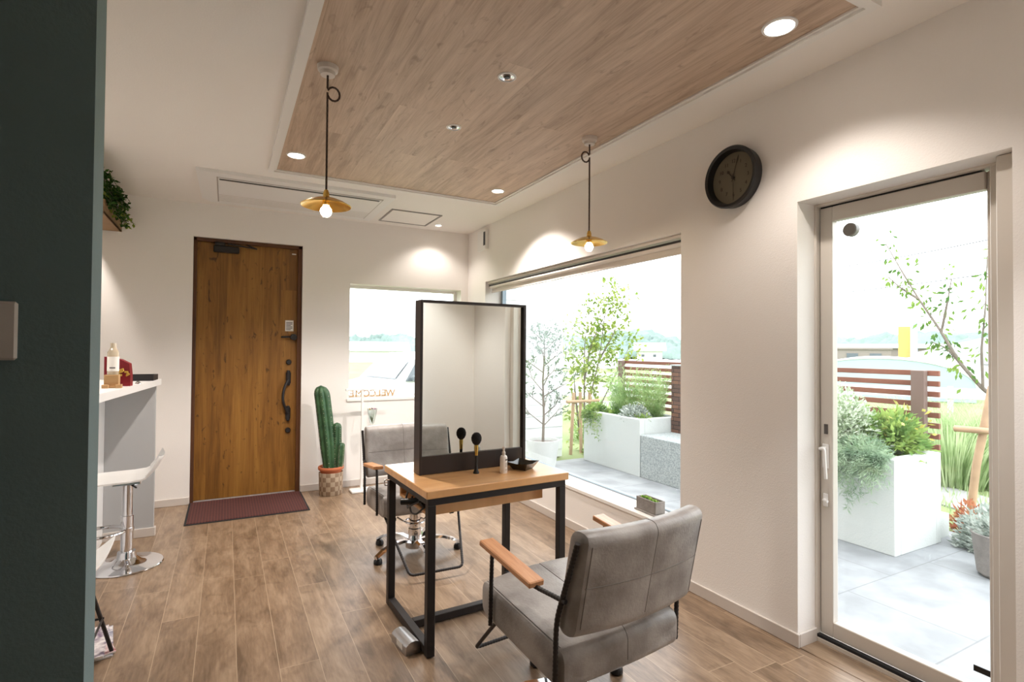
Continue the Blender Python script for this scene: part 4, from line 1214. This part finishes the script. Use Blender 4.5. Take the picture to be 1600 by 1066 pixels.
# house wing wall with siding
mb = MB(); mb.bb((2.50, 6.0, -.1), (3.98, 6.25, 3.6))
for k in range(24):
    mb.bb((2.50, 5.988, k * .15), (3.98, 6.0, k * .15 + .135), .003)
struct('wall_wing', mb, 'siding', smooth=False)

# wooded hills: irregular ridge band round the horizon
def ridge(name, a0, a1, r, h, depth, seed, sc=9.0):
    mb = MB(); n = 220; mrows = 10
    vs = []
    for i in range(n + 1):
        a = a0 + (a1 - a0) * i / n
        for j in range(mrows + 1):
            k = j / mrows
            P = polar(a, r + depth * k)
            env = math.sin(PI * min(1, k * .5 + .02)) if k < 1 else 0
            big = .55 + .6 * noise.noise(Vector((a / sc, seed, 0)))
            sm = noise.noise(Vector((a * 1.1, k * 4, seed))) * .12 + noise.noise(Vector((a * 3.3, k * 9, seed))) * .10 + noise.noise(Vector((a * 8, k * 20, seed))) * .05
            z = GZ + h * max(0, (big + sm)) * env ** .6 * (1 if k < .98 else .0)
            vs.append((P.x, P.y, z))
    fs = [(i * (mrows + 1) + j, i * (mrows + 1) + j + 1, (i + 1) * (mrows + 1) + j + 1, (i + 1) * (mrows + 1) + j) for i in range(n) for j in range(mrows)]
    mb.add(vs, fs)
    return struct(name, mb, 'hill', smooth=False)
ridge('hills', -6, 80, 80, 6.6, 26, 3.1)
ridge('hills_near', 4, 46, 62, 3.6, 10, 8.4, 6)

def house(name, label, c, size, rz, roof_h, over=.4, wm='hwall', rm='hroof', wins=()):
    t = thing(name, label, 'building', (c.x, c.y, GZ - .06), rz)
    w, d, h = size
    MB().bb((-w / 2, -d / 2, 0), (w / 2, d / 2, h)).build('walls', wm, t, smooth=False)
    poly = [(-d / 2 - over, h), (0, h + roof_h), (d / 2 + over, h), (d / 2 + over, h - .12), (-d / 2 - over, h - .12)]
    MB().prism(poly, -w / 2 - over, w / 2 + over, 'X').build('roof', rm, t, smooth=False)
    for (x, z, ww, hh) in wins:
        f = MB(); f.bb((x - ww / 2, -d / 2 - .04, z - hh / 2), (x + ww / 2, -d / 2 + .01, z + hh / 2)); f.build('window', 'carg', t, smooth=False)
    return t
# white house seen through the picture window
p = polar(42.6, 60); house('white_house', 'white gabled farmhouse far behind the slatted fence, seen through the picture window', p, (2.6, 3, 1.5), math.radians(-42), .8, wins=((-.7, .9, .3, .25), (.5, .9, .3, .25)))
p = polar(36.5, 52); house('long_shed', 'long low pale shed left of the white farmhouse far away', p, (4.5, 3, .9), math.radians(-38), .5)
p = polar(13.5, 60); house('distant_farmhouse', 'small pale house before the hill seen through the back window', p, (7, 4, 1.3), math.radians(-12), .9)
# embankment
mb = MB(); vs = []
for i in range(61):
    a = 33 + 16 * i / 60
    for (r, z) in ((42, -.1), (43.5, .55), (46, .6), (47, -.1)):
        P = polar(a, r, z + .12 * noise.noise(Vector((a * 2, r, 0)))); vs.append(tuple(P))
mb.add(vs, [(i * 4 + j, i * 4 + j + 1, (i + 1) * 4 + j + 1, (i + 1) * 4 + j) for i in range(60) for j in range(3)])
struct('embankment', mb, mat('stone_bank', rgb(150, 152, 158), .95, var_col=rgb(184, 186, 190), vscale=3))
# buildings seen through the door
p = polar(60.4, 48); house('beige_block', 'beige flat building beyond the fence at the left of the door glass', p, (5.0, 4, 1.75), math.radians(-60), .12, .1, 'hbeige', 'hbeige', ((-1.4, 1.1, .7, .5), (.2, 1.1, .7, .5), (1.6, 1.1, .7, .5)))
p = polar(64.0, 56); house('long_building', 'long low grey building behind the yellow board', p, (11, 4, 1.9), math.radians(-66), .25, .3, 'hbeige', 'hroof')
p = polar(70.4, 33); house('white_barn', 'broad white barn with a pale roof right of the fence end, seen through the door', p, (5.0, 6.5, 1.1), math.radians(12), 1.0, .4, wins=((-1.9, .75, .5, .35),))
t = thing('sign_board', 'tall yellow advertising board standing beyond the fence', 'sign', tuple(polar(64.55, 30, GZ)), math.radians(-64))
MB().bb((-.27, -.06, .9), (.27, .06, 2.55), .01).build('board', 'sign_y', t); MB().cyl((0, 0, -.08), (0, 0, .95), .06, 10).build('post', 'hroof', t)
t = thing('banner', 'slim blue and white banner beside the yellow board', 'banner', tuple(polar(65.15, 29.5, GZ)), math.radians(-64))
MB().bb((-.09, -.01, .7), (.12, .01, 2.75)).build('cloth', mat('banner_blue', rgb(150, 184, 210), .8), t, smooth=False); MB().cyl((-.11, 0, -.08), (-.11, 0, 2.85), .025, 8).build('pole', 'hroof', t)
t = thing('greenhouse', 'arched pale blue greenhouse roof just above the slatted fence', 'greenhouse', tuple(polar(62.6, 20, GZ - .05)), math.radians(-63))
arcp = [(2.3 * math.cos(a), .45 + .80 * math.sin(a)) for a in [k * PI / 24 for k in range(25)]]
MB().prism(arcp + [(-2.3, 0), (2.3, 0)], -.0, 6, 'Y').build('arched_cover', 'pale_roof', t, smooth=False)
for i in range(5):
    MB().tube([(x * 1.005, i * 1.4 - .01, z * 1.005) for x, z in arcp], .03, 6).build('hoop', 'hwall', t)
t = thing('second_greenhouse', 'white arched greenhouse roof to the right of the blue one', 'greenhouse', tuple(polar(66.2, 26.6, GZ - .05)), math.radians(-63))
MB().prism([(x * .9, z) for x, z in arcp] + [(-2.07, 0), (2.07, 0)], 0, 2, 'Y').build('arched_cover', 'hwall', t, smooth=False)
# overhead wires
for z0, z1, lb in ((5.2, 5.7, 'upper overhead wire crossing the sky in the door glass'), (4.2, 4.5, 'lower overhead wire crossing the sky in the door glass')):
    A = polar(48, 32, z0); B = polar(84, 22, z1)
    pts = [A.lerp(B, k / 16) - Vector((0, 0, .5 * (1 - (k / 8 - 1) ** 2))) for k in range(17)]
    tag(MB().tube(pts, .016, 6).build('overhead_wire', 'wire'), lb, 'wire', 'overhead wires')
# white horizontal board fence across the lane
t = thing('white_board_fence', 'pale horizontal board fence behind the slim tree, seen through the picture window', 'fence', tuple(polar(33, 11.5, GZ - .05)), math.radians(-36))
for k in range(5):
    MB().bb((-.6, 0, .25 + k * .2), (3.4, .025, .35 + k * .2), .003).build('board', 'hwall', t)
for x in (-.5, .75, 2.0, 3.3):
    MB().bb((x, .025, 0), (x + .08, .1, 1.25)).build('post', 'hwall', t)
# road guard rail right of the fence
t = thing('guard_rail', 'white guard rail along the road beyond the tall grass', 'rail', tuple(polar(70, 14, GZ - .05)), math.radians(-62))
mb = MB(); mb.bb((-3, 0, .50), (4, .05, .72), .01); mb.build('rail', 'hroof', t)
for x in (-2.6, -.6, 1.4, 3.4): MB().cyl((x, .08, 0), (x, .08, .75), .05, 10).build('post', 'hroof', t)

# parked white car seen through back window
t = thing('white_car', 'white parked car seen through the back window', 'car', (2.75, 9.3, GZ - .05), math.radians(12))
prof = [(-1.0, .30), (-.98, .62), (-.80, .82), (-.45, .90), (-.12, 1.25), (.10, 1.36), (1.3, 1.40), (2.2, 1.34), (2.5, .95), (2.55, .35), (2.5, .28), (-.95, .25)]
def carb(hw, tap):
    vs = []
    for sgn in (-1, 1):
        for (x, z) in prof:
            k = max(0, (z - .85)) / .55
            vs.append((x, sgn * (hw - tap * k), z))
    n = len(prof)
    return vs, [tuple(range(n)), tuple(range(2 * n - 1, n - 1, -1))] + [(i, (i + 1) % n, n + (i + 1) % n, n + i) for i in range(n)]
mb = MB(); mb.add(*carb(.78, .16)); mb.build('car_body', 'carw', t, angle=25)
mb = MB()
mb.add([(-.44, -.62, .93), (-.44, .62, .93), (-.13, .55, 1.245), (-.13, -.55, 1.245)], [(0, 1, 2, 3)])
ws = mb.build('windshield', 'carg', t, smooth=False, loc=(-.012, 0, .012))
for sgn in (-1, 1):
    for (xa, xb, xc, xd) in ((-.35, .75, .75, -.05), (.85, 1.9, 1.8, .85)):
        MB().add([(xa, sgn * .785, .90), (xb, sgn * .785, .90), (xc, sgn * .66, 1.29), (xd, sgn * .66, 1.27)], [(0, 1, 2, 3)]).build('side_window', 'carg', t, smooth=False)
    MB().box((-.22, sgn * .87, .95), (.08, .14, .11), .03).build('wing_mirror', 'carg', t)
    for x in (-.5, 1.85):
        w_ = MB().lathe([(0, -.1), (.22, -.1), (.30, -.08), (.30, .08), (.22, .1), (0, .1)], (x, sgn * .70, .30), 26, 'Y').build('wheel', 'rubber', t)
        MB().lathe([(0, -.11), (.18, -.105), (.19, .105), (0, .11)], (x, sgn * .70, .30), 20, 'Y').build('wheel_cap', 'alu', w_)
    MB().box((-.97, sgn * .52, .66), (.06, .28, .12), .02).build('headlamp', 'clearp', t)

# ------------------------------------------------------------------ planters, bench, pillar, fence
def planter(label, y0, y1, x0, x1, top):
    t = thing('garden_planter', label, 'planter', (0, 0, 0))
    w = .07
    mb = MB(); mb.bb((x0, y0, -.048), (x0 + w, y1, top), .006); mb.bb((x1 - w, y0, -.048), (x1, y1, top), .006); mb.bb((x0 + w, y0, -.048), (x1 - w, y0 + w, top), .006); mb.bb((x0 + w, y1 - w, -.048), (x1 - w, y1, top), .006)
    mb.build('walls', 'stucco', t)
    MB().bb((x0 + w, y0 + w, 0), (x1 - w, y1 - w, top - .05)).build('soil', 'soil', t)
    return t
planter('white rendered garden planter behind the picture window, beside the granite block', 4.445, 5.47, 3.95, 4.56, .575)
planter('white rendered garden planter outside the terrace door, its corner toward the viewer', 1.945, 3.0, 3.95, 4.56, .60)
tag(MB().bb((3.955, 3.005, -.048), (4.60, 4.44, .41), .008).build('granite_bench', 'granite'), 'speckled grey granite block between the two white planters', 'bench')
t = thing('stone_pillar', 'dark split-stone pillar standing on the granite block', 'pillar', (0, 0, 0))
MB().bb((4.40, 3.85, .41), (4.54, 4.435, 1.15), .002).build('stone_cladding', 'brick', t); MB().bb((4.39, 3.84, 1.15), (4.55, 4.445, 1.165), .002).build('cap', 'granite', t)
t = thing('slatted_fence', 'brown horizontal slat fence with a wide brown post behind the planters', 'fence', (0, 0, 0))
for k in range(11):
    z = 1.185 - k * .078
    MB().bb((4.64, 1.99, z - .040), (4.665, 5.62, z), .002).build('slat', 'slat', t)
for y0, y1 in ((2.06, 2.15), (3.6, 3.69), (5.50, 5.59)):
    MB().bb((4.585, y0, -.1), (4.638, y1, 1.185), .003).build('post', 'post', t)
tag(MB().bb((4.60, 1.99, -.12), (4.78, 5.6, .12)).build('fence_kerb', 'stucco'), 'low pale kerb under the slat fence', 'kerb')

# ------------------------------------------------------------------ plants
def rv(s=1.0):
    while True:
        v = Vector((random.uniform(-1, 1), random.uniform(-1, 1), random.uniform(-1, 1)))
        if .01 < v.length < 1:
            return v.normalized() * s
def mound(mb, c, rad, n, L, Wd, droop=.2, shell=.45):
    for _ in range(n):
        d = rv(); d.z = abs(d.z) if random.random() < .8 else d.z
        k = shell + (1 - shell) * random.random()
        p = Vector(c) + Vector((d.x * rad[0] * k, d.y * rad[1] * k, d.z * rad[2] * k))
        mb.leaf(p, d + rv(.7) + Vector((0, 0, .3 - droop)), rv() + Vector((0, 0, .6)), L * random.uniform(.6, 1.3), Wd * random.uniform(.7, 1.3))
def clump(mb, c, r, n, h, wd, spread=.35, bend=.3):
    """upright blades / feathery stems"""
    for _ in range(n):
        a = random.uniform(0, 2 * PI); q = r * math.sqrt(random.random())
        p = Vector(c) + Vector((q * math.cos(a), q * math.sin(a), 0))
        d = Vector((math.cos(a) * spread * random.random(), math.sin(a) * spread * random.random(), 1)).normalized()
        hh = h * random.uniform(.55, 1.05); prev = p; side = d.cross(rv()).normalized()
        seg = 4
        for i in range(seg):
            nx = prev + d * hh / seg
            w0 = wd * (1 - i / seg); w1 = wd * (1 - (i + 1) / seg)
            mb.add([prev - side * w0, prev + side * w0, nx + side * w1, nx - side * w1], [(0, 1, 2, 3)])
            prev = nx; d = (d + Vector((math.cos(a), math.sin(a), -.25)) * bend * random.uniform(.3, 1) * (i + 1) / seg).normalized()
def feathery(mb, c, r, n, h, L, Wd):
    for _ in range(n):
        a = random.uniform(0, 2 * PI); q = r * math.sqrt(random.random()) * .5
        p = Vector(c) + Vector((q * math.cos(a), q * math.sin(a), 0))
        d = Vector((math.cos(a) * .38 * random.random() * r / .2, math.sin(a) * .38 * random.random() * r / .2, 1)).normalized()
        hh = h * random.uniform(.55, 1.05)
        k = 0.06
        while k < 1:
            pp = p + d * hh * k
            mb.leaf(pp, rv() + d * .9, rv(), L * random.uniform(.7, 1.2) * (1.2 - .5 * k), Wd)
            k += .035
def plant(name, label, mats_builders, group=None):
    t = thing(name, label, 'plant', (0, 0, 0), 0, group)
    for pn, mb, m in mats_builders:
        mb.build(pn, m, t, smooth=False, fixn=False)
    return t
# picture-window planter
mb = MB(); feathery(mb, (4.22, 5.02, .52), .24, 120, .62, .075, .006)
plant('feathery_shrub', 'feathery bright green shrub at the left of the planter behind the picture window', [('foliage', mb, 'fine')], 'feathery shrubs in the planter')
mb = MB(); feathery(mb, (4.33, 4.66, .52), .20, 110, .62, .075, .006)
plant('feathery_shrub', 'feathery green shrub beside the stone pillar in the planter behind the picture window', [('foliage', mb, 'fine')], 'feathery shrubs in the planter')
mb = MB(); mound(mb, (4.10, 4.70, .53), (.13, .22, .17), 1500, .04, .02)
plant('silver_plant', 'pale silver-leaved plant at the front of the planter behind the picture window', [('foliage', mb, 'silver')])
mb = MB(); mound(mb, (4.03, 5.33, .50), (.14, .17, .17), 1300, .045, .016, .5)
for k in range(22):
    y = random.uniform(5.1, 5.5); P0 = Vector((3.98, y, .56)); P2 = Vector((3.90, y + random.uniform(-.1, .1), random.uniform(.25, .5)))
    for p in arc(P0, (3.88, y, .6), P2, 9):
        for q in range(3): mb.leaf(p, rv() + Vector((-.4, 0, -.5)), rv(), .035, .010)
plant('trailing_plant', 'trailing yellow-green plant spilling over the left corner of the planter', [('foliage', mb, 'leafy')])
mb = MB()
for k in range(16):
    mound(mb, (4.04 + random.uniform(0, .1), 4.5 + k * .058, .55), (.06, .05, .06), 60, .035, .018)
plant('ground_cover', 'low green ground cover along the front edge of the planter', [('foliage', mb, 'leafy')])
# door-view planter
mb = MB(); mound(mb, (4.15, 2.50, .62), (.25, .34, .46), 5200, .042, .019, .1, .35)
plant('variegated_shrub', 'white-edged leafy shrub in the planter outside the terrace door', [('foliage', mb, 'vari')])
mb = MB(); mound(mb, (4.00, 2.18, .56), (.13, .20, .16), 1800, .055, .007, .5, .3)
for k in range(150):
    y = random.uniform(1.98, 2.46); k2 = 1 - abs(y - 2.2) / .30
    P0 = Vector((3.98, y, .62)); P2 = Vector((3.90 - random.uniform(0, .07), y + random.uniform(-.08, .06), .60 - random.uniform(.05, .46) * max(.2, k2)))
    for p in arc(P0, (3.84, y, .66), P2, 11):
        for q in range(3): mb.leaf(p, rv() + Vector((-.3, 0, -.6)), rv(), .05, .006)
plant('trailing_rosemary', 'soft blue-green plant hanging over the planter outside the terrace door', [('foliage', mb, 'soft')])
mb = MB(); mound(mb, (4.34, 2.18, .62), (.20, .24, .26), 1500, .065, .026, .2, .35); my = MB(); mound(my, (4.40, 2.10, .70), (.20, .18, .26), 40, .05, .024, .2, .7)
plant('leafy_shrub', 'mid green leafy shrub with some yellow leaves below the fence post', [('foliage', mb, 'leafy'), ('yellow_leaves', my, 'gold_leaf')])
mb = MB(); mound(mb, (4.3, 2.5, .66), (.16, .25, .28), 1100, .06, .026, .2, .35)
plant('leafy_shrub', 'broad green leafy shrub between the white-edged shrub and the fence', [('foliage', mb, 'leafy')])
# tall grasses
def reeds(label, c, r, n, h):
    mb = MB(); clump(mb, c, r, n, h, .012, .5, .55)
    plant('tall_grass_clump', label, [('blades', mb, 'reed')], 'tall grass clumps by the lane')
reeds('arching tall grass clump just right of the slat fence end', (7.1, 2.95, -.12), .40, 700, 1.0)
reeds('arching tall grass clump behind the wooden stake', (7.9, 2.75, -.12), .45, 700, 1.05)
reeds('arching tall grass clump farther back between fence and lane', (8.2, 3.75, -.12), .45, 700, 1.0)
mb = MB()
for k in range(2600):
    p = Vector((random.uniform(4.95, 9), random.uniform(1.2, 5.5), -.122))
    if p.x - 4.9 < (p.y - 1) * .25: pass
    mb.leaf(p, Vector((random.uniform(-.4, .4), random.uniform(-.4, .4), 1)), rv(), random.uniform(.05, .14), .012)
tag(mb.build('lawn_grass', 'reed', smooth=False, fixn=False), 'short loose grass on the lawn beyond the terrace', 'grass', kind='stuff')
# bed by the path
def small(name, label, c, rad, n, L, Wd, m, group=None):
    mb = MB(); mound(mb, c, rad, n, L, Wd); plant(name, label, [('foliage', mb, m)], group)
small('silver_bush', 'silver-leaved bush at the right foot of the planter outside the door', (4.66, 1.72, -.05), (.17, .17, .30), 1700, .05, .018, 'silver', 'silver bushes beside the terrace')
small('silver_bush', 'silver-leaved bush cut by the right edge of the door glass', (4.62, 1.40, -.05), (.18, .18, .26), 1500, .05, .018, 'silver', 'silver bushes beside the terrace')
small('orange_plant', 'orange-red leaved plant behind the silver bushes', (5.10, 1.98, -.10), (.14, .12, .26), 420, .06, .022, 'redleaf')
small('yellow_plant', 'small yellow-leaved plant behind the silver bush at the foot of the stake', (5.02, 1.72, -.10), (.12, .12, .22), 380, .05, .022, 'gold_leaf')
t = thing('garden_pot', 'dark grey garden pot at the right edge of the door glass', 'pot', (4.18, 1.47, -.045))
MB().lathe([(0, 0), (.10, 0), (.12, .02), (.145, .24), (.15, .26), (.135, .26), (.125, .22), (0, .22)], n=30).build('pot_body', 'conc', t)
mb = MB(); mound(mb, (0, 0, .24), (.13, .13, .12), 500, .05, .02); mb.build('foliage', 'silver', t, smooth=False, fixn=False)

def branch(mb, pts, r0, r1):
    n = len(pts)
    mb.tube(pts, [r0 + (r1 - r0) * i / (n - 1) for i in range(n)], 7)
# cherry tree at right
t = thing('young_cherry_tree', 'young leafy tree leaning across the right side of the door glass', 'tree', (0, 0, 0))
tr = MB(); lf = MB()
base = Vector((5.75, 1.72, -.12))
fork = Vector((5.60, 1.86, .85))
branch(tr, [base, base.lerp(fork, .5) + Vector((.01, .02, 0)), fork], .035, .026); tr.build('trunk', 'bark', t)
limbs = [[fork, (5.5, 2.05, 1.02), (5.5, 2.21, 1.24), (5.48, 2.33, 1.50), (5.48, 2.50, 1.80), (5.5, 2.66, 2.10), (5.5, 2.78, 2.35)],
         [(5.5, 2.05, 1.02), (5.45, 2.04, 1.35), (5.42, 2.0, 1.70), (5.4, 1.98, 2.1)],
         [fork, (5.62, 1.86, 1.2), (5.66, 1.84, 1.7), (5.7, 1.78, 2.3)],
         [(5.5, 2.21, 1.24), (5.55, 2.32, 1.36), (5.6, 2.46, 1.42)],
         [(5.48, 2.33, 1.50), (5.42, 2.26, 1.75), (5.4, 2.22, 1.95)],
         [(5.48, 2.50, 1.80), (5.45, 2.62, 1.9), (5.42, 2.72, 2.02)]]
br_ = MB()
for li, l in enumerate(limbs):
    pts = rounded_path(l, .05, 3)
    branch(br_, pts, .018 if li in (0, 2) else .011, .004)
    dense = densify(pts, .035)
    for i, p in enumerate(dense):
        if i < len(dense) * .22: continue
        for q in range(3 if li else 4):
            off = rv(random.uniform(.02, .13))
            base_p = p + off
            if random.random() < .55:
                for w in range(2):
                    lf.leaf(base_p + rv(.03), off + rv(.05) + Vector((0, 0, -.06)), rv() + Vector((0, 0, .5)), random.uniform(.045, .075), random.uniform(.02, .032))
br_.build('branches', 'bark', t); lf.build('leaves', 'cherry', t, smooth=False, fixn=False)
t = thing('tree_stake', 'pale wooden stake with a short crossbar propping the young tree outside the door', 'stake', (0, 0, 0))
MB().tube([(5.40, 2.12, -.2), (5.40, 2.06, .40), (5.42, 1.96, 1.05)], .029, 12).build('pole', 'barkw', t)
MB().tube([(5.36, 2.19, .69), (5.38, 1.78, .70)], .026, 12).build('crossbar', 'barkw', t)

# olive in a white pot
t = thing('potted_olive_tree', 'small olive tree in a round white pot outside the picture window', 'tree', (3.27, 5.33, -.045))
MB().lathe([(0, 0), (.13, 0), (.15, .02), (.185, .28), (.19, .32), (.172, .32), (.165, .27), (0, .27)], n=36).build('pot', 'stucco', t)
MB().lathe([(0, .29), (.166, .285)], n=30).build('soil', 'conc', t)
tr = MB(); lf = MB()
branch(tr, [(0, 0, .28), (.01, 0, .6), (0, .01, 1.0), (.015, 0, 1.30), (.01, 0, 1.5)], .017, .007)
for k in range(15):
    z0 = .45 + .07 * k + random.uniform(-.03, .03); a = k * 2.4 + random.uniform(-.4, .4); ln = random.uniform(.34, .52) * (1.2 - .38 * (z0 - .4))
    P0 = Vector((.005, 0, z0)); d = Vector((math.cos(a), math.sin(a), random.uniform(.5, .9))).normalized()
    P1 = P0 + d * ln * .5 + rv(.02); P2 = P1 + (d + rv(.35) + Vector((0, 0, .3))).normalized() * ln * .4; 
    branch(tr, [P0, P1, P2], .007, .002)
    for f in range(4):
        Q0 = P0.lerp(P1, random.uniform(.4, 1)) if f % 2 else P1.lerp(P2, random.uniform(.2, .9))
        Q1 = Q0 + (d + rv(.9) + Vector((0, 0, .35))).normalized() * random.uniform(.10, .2)
        branch(tr, [Q0, Q0.lerp(Q1, .5) + rv(.01), Q1], .003, .0012)
        for p in densify([Q0.lerp(Q1, .2), Q1], .014):
            for q in range(2):
                lf.leaf(p + rv(.008), (Q1 - Q0).normalized() + rv(.9), rv(), random.uniform(.035, .058), .014)
for k in range(420):
    p = Vector((.01, 0, 1.52)) + rv(random.uniform(.03, .22)); lf.leaf(p, rv() + Vector((0, 0, .4)), rv(), .05, .014)
tr.build('trunk_and_branches', 'bark', t); lf.build('leaves', 'olive', t, smooth=False, fixn=False)

# slim multi-stem tree with stakes
t = thing('slim_maple_tree', 'slim multi-stemmed tree with yellow-green leaves outside the picture window', 'tree', (4.52, 6.22, -.12))
lf = MB()
st_ = [[(0, 0, 0), (-.02, 0, .8), (-.02, 0, 1.5), (.08, 0, 2.15)], [(.03, 0, 0), (.10, .05, .7), (.28, .05, 1.3), (.34, .0, 1.95), (.48, 0, 2.45)],
       [(.06, .03, 0), (.2, -.05, .6), (.5, -.1, 1.15), (.85, -.1, 1.7)], [(-.03, .05, 0), (-.15, .05, .9), (-.2, .05, 1.7)], [(-.02, 0, 1.0), (.1, .02, 1.5), (.3, 0, 1.9), (.62, 0, 2.3)], [(.28, .05, 1.3), (.5, .02, 1.65), (.66, 0, 2.0)]]
for i, s_ in enumerate(st_):
    q = rounded_path(s_, .12, 3); tr = MB(); branch(tr, q, .016, .003); tr.build('stem', 'bark', t)
    dn = densify(q, .05)
    for p in dn:
        if p.z < .85: 
            if random.random() > .12: continue
        for w in range(3):
            if random.random() < .8:
                c = p + Vector((random.uniform(-.22, .22), random.uniform(-.2, .2), random.uniform(-.06, .12)))
                for u in range(5):
                    lf.leaf(c + rv(.05), rv() + Vector((0, 0, -.25)), rv(.5) + Vector((0, 0, 1)), random.uniform(.06, .095), random.uniform(.034, .055))
lf.build('leaves', 'maple', t, smooth=False, fixn=False)
t = thing('tree_support_frame', 'pair of bare wooden stakes with a crossbar supporting the slim tree', 'stake', (4.36, 6.12, -.12))
for x, dx in ((-.16, .05), (.02, -.02), (.18, -.02)): MB().tube([(x, 0, -.05), (x + dx, 0, .85)], .024, 10).build('pole', 'barkw', t)
MB().tube([(-.25, -.03, .73), (.30, -.03, .73)], .022, 10).build('crossbar', 'barkw', t)
small('bed_plant', 'low yellow-green plants at the foot of the wooden stakes behind the terrace edge', (4.7, 6.0, -.12), (.35, .2, .22), 900, .07, .02, 'leafy')
small('bed_shrub', 'loose pale green bush behind the slim tree', (5.3, 6.9, -.12), (.5, .4, .6), 1600, .08, .03, 'fine')
